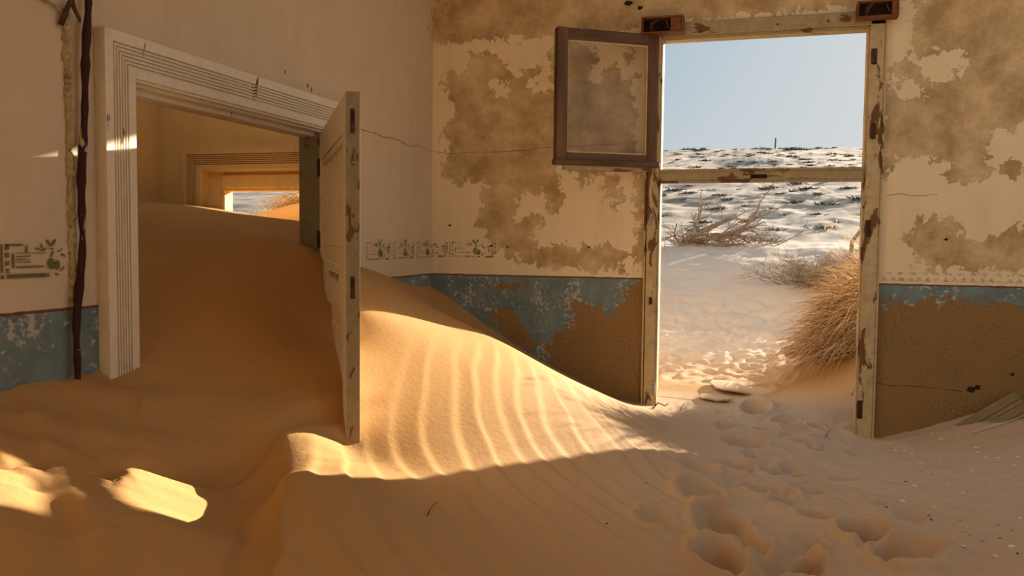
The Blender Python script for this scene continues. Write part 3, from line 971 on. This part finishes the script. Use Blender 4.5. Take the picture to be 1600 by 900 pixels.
# torn strip of paint at the panel foot
mb = MB()
for k in range(9):
    x = .7+k*.055; mb.add([(x, -.001, 1.405), (x+.045, -.001, 1.405), (x+.035, -.006, 1.375+random.uniform(-.01, .01)), (x+.008, -.005, 1.38)], [(0, 1, 2, 3)])
mb.build('flaked_strip', M['leaf_edge'], leaf)

# ------------------------------------------------------------------ outer door frame
trim_2 = tag(empty('trim_2'), 'weathered outer door frame with transom bar and flaking cream paint', kind='structure')
def fb(name, x0, x1, y0, y1, z0, z1, mat='frame', ch=.004, par=None):
    return MB().box(x0, x1, y0, y1, z0, z1, ch).build(name, M[mat], par or trim_2)
fb('jamb', 1.612, 1.686, -.035, .11, -.2, 3.03)
fb('jamb_bead', 1.684, 1.700, -.012, .09, -.2, 2.95, 'frame', .002)
fb('jamb_edge_strip', 1.592, 1.606, -.028, .01, -.2, 2.06, 'frame', .002)
rj = fb('jamb', 3.018, 3.106, -.035, .11, -.2, 3.03)
fb('jamb_bead', 3.003, 3.020, -.012, .09, -.2, 2.95, 'frame', .002)
fb('jamb_edge_strip', 3.106, 3.118, -.040, .0, .1, 3.0, 'frame', .002)
fb('frame_head', 1.612, 3.106, -.035, .11, 2.955, 3.045, 'bar')
fb('head_bead', 1.70, 3.004, -.012, .09, 2.932, 2.957, 'bar', .002)
tb = fb('transom_bar', 1.700, 3.003, -.030, .085, 1.968, 2.052, 'bar', .006)
fb('bar_moulding', 1.700, 3.003, -.042, -.026, 2.036, 2.052, 'bar', .003, tb)
fb('bar_moulding', 1.700, 3.003, -.040, -.026, 1.956, 1.972, 'bar', .003, tb)
MB().box(2.30, 2.405, -.034, -.028, 1.985, 2.012).build('catch_mortise', M['dark_hole'], tb)
for (x, y, h) in ((1367, 88, .10), (1365, 205, .10), (1357, 357, .11), (1344, 640, .12)):
    p = at(x, y, 1, -.04)
    mb = MB(); mb.box(p[0]-.016, p[0]+.014, -.042, -.034, p[2]-h/2, p[2]+h/2, .002)
    mb.tube([(p[0]-.014, -.046, p[2]-h*.45), (p[0]-.014, -.046, p[2]+h*.45)], .009, 8)
    q = mb.build('hinge', M['rust'], rj); q['label'] = 'rusted hinge left on the right jamb'
for (x, y, h, mt) in ((1021, 608, .08, 'steel'), (1017, 342, .07, 'steel'), (1016, 470, .05, 'rust')):
    p = at(x, y, 1, -.04)
    mb = MB(); mb.box(p[0]-.010, p[0]+.012, -.041, -.034, p[2]-h/2, p[2]+h/2, .002)
    mb.tube([(p[0]+.006, -.045, p[2]-h*.4), (p[0]+.006, -.045, p[2]+h*.4)], .006, 8)
    mb.build('hinge', M[mt], trim_2)
for (x, y) in ((1095, 50), (1215, 38), (1294, 33)):
    p = at(x, y, 1, -.035); MB().tube([(p[0], -.034, p[2]), (p[0], -.040, p[2])], .007, 8).build('nail_hole', M['dark_hole'], trim_2)

# ------------------------------------------------------------------ open transom casement
SH = (1.665, -.03); SE = (1.045, -.425)
sa = math.atan2(SE[1]-SH[1], SE[0]-SH[0]); SW = math.hypot(SE[0]-SH[0], SE[1]-SH[1])
win = tag(empty('window_1', (SH[0], SH[1], 0), sa), 'small brown wooden casement window swung open above the door', kind='structure')
# local x from the hinge to the free edge, local y>0 is the room-facing side turned to the left wall
z0, z1 = 2.075, 2.965
def sb(name, x0, x1, y0, y1, a, b, mat='brown_wood', ch=.004, par=None):
    return MB().box(x0, x1, y0, y1, a, b, ch).build(name, M[mat], par or win)
d0, d1 = -.022, .022
sb('hinge_stile', 0, .075, d0, d1, z0, z1)
sb('free_stile', SW-.075, SW, d0-.012, d1+.012, z0, z1)
sb('top_rail', .075, SW-.075, d0, d1, z1-.075, z1, 'brown_wood_x')
br = sb('bottom_rail', .075, SW-.075, d0, d1, z0, z0+.07, 'brown_wood_x')
sb('drip_ledge', -.01, SW+.01, d0-.012, d1+.030, z0-.012, z0+.026, 'brown_wood_x', .006)
sb('drip_strip', .02, SW-.06, d0+.006, d1+.004, z0-.045, z0-.012, 'bar', .003)
for (a, b, c, d) in ((.075, .087, z0+.07, z1-.075), (SW-.087, SW-.075, z0+.07, z1-.075), (.087, SW-.087, z1-.087, z1-.075), (.087, SW-.087, z0+.07, z0+.082)):
    sb('putty_bead', a, b, -.006, .012, c, d, 'putty', .002)
sb('pane', .08, SW-.08, -.002, .002, z0+.072, z1-.077, 'glass', 0)
sb('edge_strip', SW, SW+.006, -.014, .014, z0+.03, z1-.01, 'brown_wood', .002)
for z in (2.2, 2.83):
    mb = MB().tube([(-.008, -.024, z-.04), (-.008, -.024, z+.04)], .008, 8); mb.build('hinge', M['rust'], win)

# ------------------------------------------------------------------ blocks above the frame
def block(x0, x1, zz0, zz1, yo, label, split):
    r = tag(empty('bracket_block', ((x0+x1)/2, -.03, zz0)), label, 'bracket', 'wooden blocks above the door frame')
    ox, oz = (x0+x1)/2, zz0
    w = (x1-x0)/2; h = zz1-zz0; y0 = -yo
    t = .012
    mb = MB()
    mb.box(-w, w, y0, .0, 0, t, .002); mb.box(-w, w, y0, 0, h-t, h, .002); mb.box(-w, -w+t, y0, 0, t, h-t, .002); mb.box(w-t, w, y0, 0, t, h-t, .002)
    mb.box(-w+t, w-t, -.03, 0, t, h-t)
    mb.build('body', M['red_wood'], r)
    MB().box(-w+t, split, -.036, -.03, t, h-t).build('hollow', M['dark_hole'], r)
    MB().box(split, w-t, y0+.004, -.03, t, h-t, .004).build('plug', M['red_wood'], r)
    mb = MB().tube([(-w*.55, y0+.03, h*.2), (-w*.5, y0+.004, h*.55), (-w*.2, y0+.01, h*.8)], [.008, .013, .005], 6)
    mb.build('peg', M['rust'], r)
    MB().tube([(split-.03, y0+.02, h*.75), (split-.01, y0+.002, h*.25)], [.006, .004], 6).build('splinter', M['rust'], r)
    return r


block(1.565, 1.845, 2.955, 3.068, .115, 'red-brown hollow wooden block above the open casement', .055)
block(2.925, 3.170, 2.978, 3.085, .10, 'dark rusty wooden block at the top right corner of the door frame', .08)

# ------------------------------------------------------------------ pipe and crumbled seam on the left wall
mb = MB(); pts = []; rad = []
for k in range(60):
    t = k/59; z = .96+t*(3.2-.96)
    pts.append((.034+.004*math.sin(z*9), -3.506+.085*min(1, (z-1.02)/1.4)+.005*math.sin(z*13+1), z)); rad.append(.0135+.004*math.sin(z*31)*math.sin(z*17)+random.uniform(-.0012, .0012))
pipe = tag(mb.tube(pts, rad, 10).build('conduit_pipe', M['pipe'], None, True), 'dark red rusty pipe running up the left wall beside the door casing', 'pipe')
mb = MB(); pts = []; rad = []
for k in range(90):
    t = k/89; z = 1.32+t*(2.36-1.32)
    pts.append((.004, -3.482-.012*t+random.uniform(-.004, .004), z)); rad.append(.012+random.uniform(-.003, .007))
mb.tube(pts, rad, 8).build('plaster_seam', M['crumble'], wall_left)['label'] = 'crumbled plaster seam beside the pipe'
w1 = MB().tube([(.012, -3.51, 2.30), (.025, -3.50, 2.345), (.03, -3.485, 2.385), (.028, -3.475, 2.392), (.03, -3.468, 2.37), (.035, -3.45, 2.335), (.03, -3.44, 2.325)], [.010, .011, .009, .01, .008, .007, .004], 7)
w1.v = [(a, b-.014, c) for (a, b, c) in w1.v]
tag(w1.build('bent_cable_stub', M['dark_bit'], None, True), 'short bent cable stub hooked over the seam at the top left', 'cable')
w2 = MB().tube([(.008, -3.50, 2.33), (.012, -3.53, 2.355), (.012, -3.57, 2.365), (.012, -3.62, 2.38), (.010, -3.66, 2.41)], [.004, .004, .004, .004, .003], 6)
w2.tube([(.012, -3.585, 2.368), (.012, -3.612, 2.378)], .008, 7)
tag(w2.build('thin_wire', M['crumble'], None, True), 'thin painted wire curling left from the plaster seam', 'wire')

# ------------------------------------------------------------------ doorway of the next room
trim_3 = tag(empty('trim_3'), 'ochre fluted casing and frame around the far doorway of the next room', kind='structure')
door_casing(trim_3, 'Y', -1, -2.18, -.42, 2.27, .185, .045, .8, M['casing_ochre'], 6)
fy0, fy1 = .02, .13
MB().box(-1.99, -1.82, fy0, fy1, .8, 2.10, .004).build('jamb', M['casing_ochre'], trim_3)
MB().box(-.79, -.62, fy0, fy1, .8, 2.10, .004).build('jamb', M['casing_ochre'], trim_3)
MB().box(-1.82, -.79, fy0, fy1, 1.93, 2.10, .004).build('frame_head', M['casing_ochre'], trim_3)
MB().box(-1.835, -.77, fy0-.02, fy0, 1.955, 2.06, .004).build('head_board', M['casing_ochre'], trim_3)
MB().box(-1.835, -1.815, fy0-.012, fy0+.04, .8, 1.95, .003).build('bead', M['casing_ochre'], trim_3)

# ------------------------------------------------------------------ plants outside
def blade(mb, p, d, length, droop, w, seg=4, tw=None):
    """flat tapering blade that leaves p along d and bends downwards"""
    p = Vector(p); d = Vector(d).normalized()
    side = d.cross(Vector((0, 0, 1)))
    if side.length < .05: side = Vector((1, 0, 0))
    side.normalize()
    if tw is not None: side = (Matrix.Rotation(tw, 3, d) @ side)
    v = []; f = []
    q = p.copy(); dd = d.copy()
    for i in range(seg+1):
        t = i/seg; ww = w*(1-.85*t)
        v += [q-side*ww, q+side*ww]
        q = q+dd*(length/seg)
        dd = (dd+Vector((0, 0, -droop/seg))).normalized()
    for i in range(seg): f.append((2*i, 2*i+1, 2*i+3, 2*i+2))
    mb.add(v, f)
    return q


def tussock(x, y, nbl, rx, ry, hh, label, group=None, reach=.62, bias=(-.5, -.25), wd=.0028, green=40, lenf=1.0):
    zz = gz(x, y)
    r = tag(empty('grass_tussock', (x, y, zz)), label, 'grass', group)
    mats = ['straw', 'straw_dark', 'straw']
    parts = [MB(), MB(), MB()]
    AA = np.array([random.uniform(0, 2*math.pi) for _ in range(nbl)]); QQ = np.array([math.sqrt(random.random()) for _ in range(nbl)])
    BZ = terrain(x+rx*QQ*np.cos(AA), y+ry*QQ*np.sin(AA))
    for i in range(nbl):
        a, q = float(AA[i]), float(QQ[i])
        bx, by = rx*q*math.cos(a), ry*q*math.sin(a)
        bz = float(BZ[i])-zz-.02
        top = hh*(1-q*q)*random.uniform(.3, 1.0)
        out = Vector((math.cos(a)*q+bias[0]*random.uniform(.2, 1.2), math.sin(a)*q+bias[1]*random.uniform(.2, 1.2), random.uniform(.25, 1.1)))
        out += Vector((random.gauss(0, .25), random.gauss(0, .25), random.gauss(0, .15)))
        ln = reach*random.uniform(.45, 1.1)*lenf
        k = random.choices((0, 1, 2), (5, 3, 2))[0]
        if y > .5 and y+by+out.normalized().y*ln < .46: out.y = abs(out.y)*.4+.05
        blade(parts[k], (bx, by, bz+top*.75), out, ln, random.uniform(1.2, 2.6), wd*random.uniform(.7, 1.4), 5, random.uniform(-1.5, 1.5))
    for k, mt in enumerate(('straw', 'straw_dark', 'straw')):
        if k == 2: parts[0].add(parts[2].v, parts[2].f); continue
    parts[0].build('dry_blades', M['straw'], r)['kind'] = 'stuff'; parts[1].build('old_blades', M['straw_dark'], r)['kind'] = 'stuff'
    if green:
        g = MB()
        for i in range(green):
            a = random.uniform(0, 2*math.pi); q = random.random()*.6
            bx, by = rx*q*math.cos(a), ry*q*math.sin(a)
            dr = Vector((random.gauss(-.35, .3), random.gauss(0, .3), 1.0))
            e = blade(g, (bx, by, hh*.7+gz(x+bx, y+by)-zz), dr, reach*random.uniform(.5, .85), random.uniform(.1, .7), .0022, 5, random.uniform(-1.5, 1.5))
            if random.random() < .4: g.tube([e-Vector((.0, 0, .02)), e, e+Vector((0, 0, .022))], [.002, .0055, .001], 5)
        g.build('seed_stalks', M['straw_fresh'], r)
    return r


tussock(3.24, 1.13, 4000, .42, .42, .54, 'large dry straw-coloured grass tussock right outside the doorway', None, .56, (-.65, -.25), .0040, 55)


def shrub(name, x, y, n, spread, h, label, cat='shrub', mat='scrub', thick=.004, group=None, levels=2, lean=(0, 0)):
    zz = gz(x, y)
    r = tag(empty(name, (x, y, zz)), label, cat, group)
    st = MB(); tw = MB()
    for i in range(n):
        a = random.uniform(0, 6.283)
        el = random.uniform(.15, 1.2)
        d = Vector((math.cos(a)*math.cos(el)*spread+lean[0], math.sin(a)*math.cos(el)*spread*.8+lean[1], math.sin(el)*h))
        p = Vector((random.gauss(0, spread*.22), random.gauss(0, spread*.16), -.03)); pts = [p.copy()]
        for k in range(5):
            p = p+d*.2+Vector((random.gauss(0, .1), random.gauss(0, .1), random.gauss(.02, .07)))*spread*.5
            pts.append(p.copy())
        st.tube(pts, [thick*(1-.75*k/5) for k in range(6)], 4)
        for j in range(levels*4):
            b = random.choice(pts[1:]); e = b+Vector((random.gauss(0, .13), random.gauss(0, .13), random.gauss(.06, .10)))*spread*1.1
            mid = (b+e)/2+Vector((random.gauss(0, .02), random.gauss(0, .02), random.gauss(0, .02)))
            tw.tube([b, mid, e], [thick*.45, thick*.35, thick*.15], 3, False)
    st.build('stems', M[mat], r)['kind'] = 'stuff'; tw.build('twigs', M[mat], r)['kind'] = 'stuff'
    return r


shrub('grey_shrub', 3.02, 4.25, 95, .62, .34, 'low grey-brown leafless shrub half buried behind the grass tussock', thick=.006, levels=4)

# fallen dead bush on the dune crest
def dead_bush(x, y, label):
    zz = gz(x, y)
    r = tag(empty('dead_bush', (x, y, zz)), label, 'dead bush')
    def grow(mb, p, d, ln, rad, depth):
        pts = [p.copy()]; rr = [rad]
        n = 5
        for k in range(n):
            d = (d+Vector((random.gauss(0, .28), random.gauss(0, .28), random.gauss(-.04, .16)))).normalized()
            p = p+d*(ln/n); pts.append(p.copy()); rr.append(rad*(1-.6*(k+1)/n))
            if depth > 0 and k > 0:
                for _ in range(2 if depth > 1 else 1):
                    nd = (d+Vector((random.gauss(0, .8), random.gauss(0, .7), random.gauss(.10, .35)))).normalized()
                    grow(mb, p, nd, ln*random.uniform(.35, .6), rr[-1]*.7, depth-1)
        mb.tube(pts, rr, 5 if depth > 0 else 4)
    base = Vector((-.55, 0, .02))
    for (d, ln, rad) in (((.25, .1, .9), .50, .026), ((.75, -.1, .40), .8, .032), ((.95, .2, .20), 1.05, .034), ((1, -.3, .05), .85, .026), ((.6, .4, .5), .7, .022), ((.9, -.2, .3), 1.0, .026), ((.8, .3, .15), .9, .022), ((.85, .1, .32), 1.0, .024), ((.5, -.3, .35), .7, .02), ((1, .1, .12), 1.15, .024)):
        mb = MB(); grow(mb, base+Vector((random.uniform(0, .25), random.uniform(-.15, .15), random.uniform(0, .08))), Vector(d).normalized(), ln, rad, 2)
        mb.build('branch', M['deadwood'], r, True)
    mb = MB()
    mb.tube([(-.62, -.05, .30), (-.64, -.06, .12), (-.55, -.1, .0), (-.2, -.15, -.02), (.3, -.2, .02)], [.012, .02, .03, .03, .018], 6)
    mb.build('root_stump', M['deadwood'], r, True)
    mb = MB()
    for i in range(260):
        p = Vector((random.uniform(-.7, .8), random.gauss(0, .25), 0)); p.z = random.uniform(-.02, .12)
        e = p+Vector((random.gauss(0, .14), random.gauss(0, .1), abs(random.gauss(.02, .07))))
        mb.tube([p, (p+e)/2+Vector((0, 0, random.gauss(.01, .015))), e], [.005, .004, .002], 3, False)
    mb.build('litter', M['scrub'], r)['kind'] = 'stuff'
    return r


dead_bush(1.80, 6.4, 'tangled dead bush with bleached branches lying on the dune crest')
o = MB().tube([(3.42, 5.4, gz(3.42, 5.4)-.05), (3.44, 5.4, gz(3.42, 5.4)+.15), (3.52, 5.4, gz(3.42, 5.4)+.28), (3.68, 5.4, gz(3.42, 5.4)+.34)], [.03, .028, .022, .014], 7).build('curved_branch', M['deadwood'], None, True)
tag(o, 'curved pale dead branch standing behind the right door jamb', 'branch')
twg = MB(); zz = gz(2.9, 6.6)
twg.tube([(2.62, 6.6, gz(2.62, 6.6)), (2.8, 6.6, zz+.10), (2.9, 6.6, zz+.17), (2.96, 6.62, zz+.32)], [.008, .007, .006, .003], 5)
twg.tube([(2.9, 6.6, zz+.17), (2.85, 6.6, zz+.26)], [.005, .002], 4)
tag(twg.build('dry_twig', M['deadwood'], None, True), 'thin upright dry twig right of the dead bush', 'twig')

# scattered scrub over the slope: shared meshes, one object each
def scrub_mesh(seed, n=60):
    random.seed(seed); mb = MB()
    for i in range(n):
        a = random.uniform(0, 6.283); el = random.uniform(.05, 1.3)
        p = Vector((random.gauss(0, .25), random.gauss(0, .25), -.05))
        d = Vector((math.cos(a)*math.cos(el), math.sin(a)*math.cos(el), math.sin(el)*.6))
        e = p+d*random.uniform(.4, .9)
        s = Vector((random.gauss(0, 1), random.gauss(0, 1), random.gauss(0, 1))).normalized()*.05
        mb.add([p-s*.4, p+s*.4, (p+e)/2+s*1.3, e, (p+e)/2-s*1.3], [(0, 1, 2, 3, 4)])
    me = bpy.data.meshes.new('scrub_bush'); me.from_pydata(mb.v, [], mb.f); me.update(); me.materials.append(M['scrub_far'])
    return me


SM = [scrub_mesh(k+100) for k in range(4)]
random.seed(5)
def scrub_at(x, y, s, label, group, sz=1.0):
    o = bpy.data.objects.new('scrub_bush', random.choice(SM)); COL.objects.link(o)
    o.location = (x, y, gz(x, y)-.03*s); o.scale = (s, s, s*sz); o.rotation_euler = (0, 0, random.uniform(0, 6))
    tag(o, label, 'bush', group)
SPOTS = []
for i in range(330):
    y = random.uniform(7, 60)**1.0; y = 8+(random.random()**1.2)*56
    d = (y+6.0)
    # only where the doorway looks out
    ang_ = random.uniform(-4.5, 7.5)
    px_ = random.uniform(1025, 1360)
    dr = ray(px_, 300); x = CAM[0]+dr[0]/dr[1]*(y-CAM[1])
    sz_ = random.uniform(.14, .40)*(0.75+y/60)
    if any(math.hypot(x-u, y-v) < 1.15*(sz_+w) for (u, v, w) in SPOTS): continue
    SPOTS.append((x, y, sz_))
    scrub_at(x, y, sz_, 'small dark scrub bush dotting the sandy hillside', 'scrub bushes on the hillside', .6)
def skyline(px_):
    """where the hill meets the sky along the line of sight through column px_"""
    dr = ray(px_, 230); yy = np.arange(50., 112., .5); xx = CAM[0]+dr[0]/dr[1]*(yy-CAM[1])
    el = (terrain(xx, yy)-CAM[2])/np.hypot(xx-CAM[0], yy-CAM[1])
    k = int(np.argmax(el)); return float(xx[k]), float(yy[k])


ORD = ['leftmost', 'second', 'third', 'fourth', 'fifth', 'sixth', 'seventh', 'eighth', 'ninth', 'tenth', 'eleventh', 'twelfth', 'thirteenth', 'fourteenth', 'fifteenth']
for i, (px_, q_) in enumerate(((1083, .8), (1098, 1.35), (1150, .7), (1180, .8), (1192, .7), (1201, .7), (1223, 1.0), (1236, 1.3), (1250, 1.1), (1263, 1.2), (1277, 1.0), (1290, .9), (1303, .6), (1340, 1.0))):
    x, y = skyline(px_)
    scrub_at(x, y-.6-1.6*(i % 2), q_*.55, 'dark bush on the hill skyline, %s from the left' % ORD[i] if i else 'leftmost dark bush on the hill skyline', 'bushes along the skyline', 1.0)
x, y = skyline(1211)
mb = MB().tube([(x, y, gz(x, y)-.2), (x+.03, y, gz(x, y)+.75)], [.06, .05], 6)
tag(mb.build('wooden_post', M['scrub_far']), 'lone thin post standing on the hill skyline', 'post')

# grass seen through the next room's doorway
tussock(-1.80, 1.45, 900, .32, .30, .18, 'dry grass tuft outside the far doorway, above the orange drift', 'grass tufts outside the far doorway', .38, (-.2, -.1), .003, 14)
tussock(-2.75, 2.35, 700, .38, .30, .16, 'straw grass tuft left of the orange drift outside the far doorway', 'grass tufts outside the far doorway', .36, (0, -.1), .003, 12)
shrub('grey_shrub', -3.2, 3.4, 40, .42, .45, 'small grey shrub seen far outside through the next room', thick=.005, levels=3)

# ------------------------------------------------------------------ debris
def sheet_piece(name, x, y, w, d, rz, tilt, label, seed):
    random.seed(seed)
    n = 13; top = []; bot = []
    for i in range(n):
        a = 6.283*i/n; rr = random.uniform(.82, 1.12)
        lx, ly = w/2*rr*math.copysign(abs(math.cos(a))**.7, math.cos(a)), d/2*rr*math.copysign(abs(math.sin(a))**.7, math.sin(a))
        zz = .010*math.sin(lx*9+seed)+.005*random.uniform(-1, 1)
        top.append((lx, ly, zz+.006)); bot.append((lx, ly, zz-.006))
    v = top+bot+[(0, 0, .014), (0, 0, .002)]
    f = [(i, (i+1) % n, 2*n) for i in range(n)]+[((i+1) % n+n, i+n, 2*n+1) for i in range(n)]+[(i+n, (i+1) % n+n, (i+1) % n, i) for i in range(n)]
    o = mesh_obj(name, v, f, M['slab'])
    o.location = (x, y, gz(x, y)+.010); o.rotation_euler = (tilt, 0.02, rz)
    tag(o, label, 'sheet')


sheet_piece('broken_sheet', 2.28, .70, .46, .42, .25, .05, 'broken dusty sheet lying on the sand just outside the doorway', 3)
sheet_piece('broken_sheet', 2.08, .36, .26, .16, -.1, .06, 'small curled scrap half buried left of the broken sheet', 8)


def plank(x, y, z, ln, w, th, rot, label):
    mb = MB()
    mb.box(-ln/2, ln/2, -w/2, -w/2+w*.30, 0, th, .003); mb.box(-ln/2, ln/2, -w/2+w*.36, w/2, -.002, th*.8, .003)
    mb.box(-ln/2, ln/2, -w/2+w*.28, -w/2+w*.38, 0, th*.5)
    o = mb.build('broken_plank', M['plank']); o.location = (x, y, z); o.rotation_euler = rot
    tag(o, label, 'plank', 'broken planks against the wall')


plank(3.775, -.085, .50, .40, .085, .028, (1.05, -.60, .10), 'upper grooved plank leaning on the wall at the right edge')
plank(3.850, -.150, .475, .40, .075, .028, (.95, -.60, .10), 'middle grooved plank leaning on the wall at the right edge')
plank(3.955, -.215, .47, .36, .07, .026, (.85, -.55, .10), 'lowest plank, mostly buried, at the right edge')


def twig(pts, r, label, name='twig', mat='deadwood', cat='twig', group=None):
    v = [(x, y, gz(x, y)+h) for (x, y, h) in pts]
    o = MB().tube(v, [r*(1-.5*i/len(v)) for i in range(len(v))], 5).build(name, M[mat], None, True)
    return tag(o, label, cat, group)


def pw(x, y, z=.40):
    p = at(x, y, 2, z); return p[0], p[1]


a = pw(1010, 638, .42); b = pw(1018, 628, .44); c = pw(1026, 645, .42)
twig([(1.64, -.13, .0), (1.66, -.12, .05), (1.70, -.16, -.005)], .004, 'bent straw twig at the foot of the left door jamb')
twig([(1.70, -.20, .0), (1.73, -.17, .045), (1.775, -.15, .03), (1.80, -.14, .05)], .005, 'forked dark twig on the sand by the left door jamb', 'twig', 'dark_bit')
for k, (x, y, lab) in enumerate(((1290, 662, 'short upright twig in the sand near the right jamb'), (1062, 645, 'tiny twig standing in the sand inside the door'), (668, 818, 'tiny dark twig stuck in the shaded dune ripples'),
                                 (1330, 640, 'dry root strand at the foot of the right jamb'))):
    for zg in (.4,):
        q = at(x, y, 2, .38 if x > 800 else .62)
    twig([(q[0], q[1], 0), (q[0]+.012, q[1], .03), (q[0]+.03, q[1]+.01, .055)], .0035, lab)
q = at(1520, 684, 2, .38); q2 = at(1592, 680, 2, .40)
twig([(q[0], q[1], .006), ((q[0]+q2[0])/2, (q[1]+q2[1])/2, .012), (q2[0], q2[1], .008)], .004, 'long pale stick lying below the broken planks', 'stick', 'chip', 'stick')

random.seed(21)
def chip_mesh(seed):
    random.seed(seed); n = 6
    v = [(math.cos(6.283*k/n)*random.uniform(.6, 1.2), math.sin(6.283*k/n)*random.uniform(.35, .8), random.uniform(0, .15)) for k in range(n)]
    v += [(p[0]*.9, p[1]*.9, .35) for p in v]
    f = [tuple(range(n, 2*n)), tuple(range(n-1, -1, -1))]+[(i, (i+1) % n, n+(i+1) % n, n+i) for i in range(n)]
    return v, f


CH = []
for nm, mt in (('paint_chip', 'chip'), ('dark_crumb', 'dark_bit')):
    ms = []
    for k in range(4):
        v, f = chip_mesh(k+40); me = bpy.data.meshes.new(nm); me.from_pydata(v, [], f); me.update(); me.materials.append(M[mt]); ms.append(me)
    CH.append(ms)
random.seed(22)
CHIPS = [(1470, 690), (1482, 686), (1496, 684), (1505, 682), (1525, 700), (1592, 697), (1530, 678), (1585, 672), (1560, 668), (1455, 685), (1415, 702), (1425, 710), (1440, 722), (1400, 700),
         (1450, 738), (1482, 756), (1505, 770), (1430, 760), (1460, 790), (1315, 705), (1345, 700), (1575, 745), (1595, 810), (1505, 855), (1580, 855), (1555, 870), (1375, 735), (1390, 690), (1520, 735), (1548, 760), (1470, 720), (1330, 690), (1410, 800), (1540, 715)]
for i, (x, y) in enumerate(CHIPS):
    p = at(x, y, 2, .37)
    z = gz(p[0], p[1]); p = at(x, y, 2, z)
    if p[1] > -.06: p[1] = -.06
    o = bpy.data.objects.new('paint_chip', CH[0][i % 4]); COL.objects.link(o)
    s = random.uniform(.009, .020)
    o.location = (p[0], p[1], gz(p[0], p[1])-.001); o.scale = (s*1.3, s, s); o.rotation_euler = (0, 0, random.uniform(0, 3))
    tag(o, 'small pale paint chip scattered on the sand right of the door', 'paint chip', 'paint chips on the sand')
for i, (x, y) in enumerate([(1385, 800), (1452, 805), (1508, 830), (1515, 838), (1535, 845), (1560, 820), (1562, 842), (1580, 830), (1455, 812), (1590, 865), (1500, 815), (1415, 748), (1010, 737), (948, 800), (1000, 680), (1107, 798)]):
    p = at(x, y, 2, .37); z = gz(p[0], p[1]); p = at(x, y, 2, z)
    o = bpy.data.objects.new('dark_crumb', CH[1][i % 4]); COL.objects.link(o)
    s = random.uniform(.004, .009)
    o.location = (p[0], p[1], gz(p[0], p[1])-.001); o.scale = (s*1.5, s, s); o.rotation_euler = (0, 0, random.uniform(0, 3))
    tag(o, 'small dark crumb of debris on the trodden sand', 'crumb', 'dark crumbs on the sand')
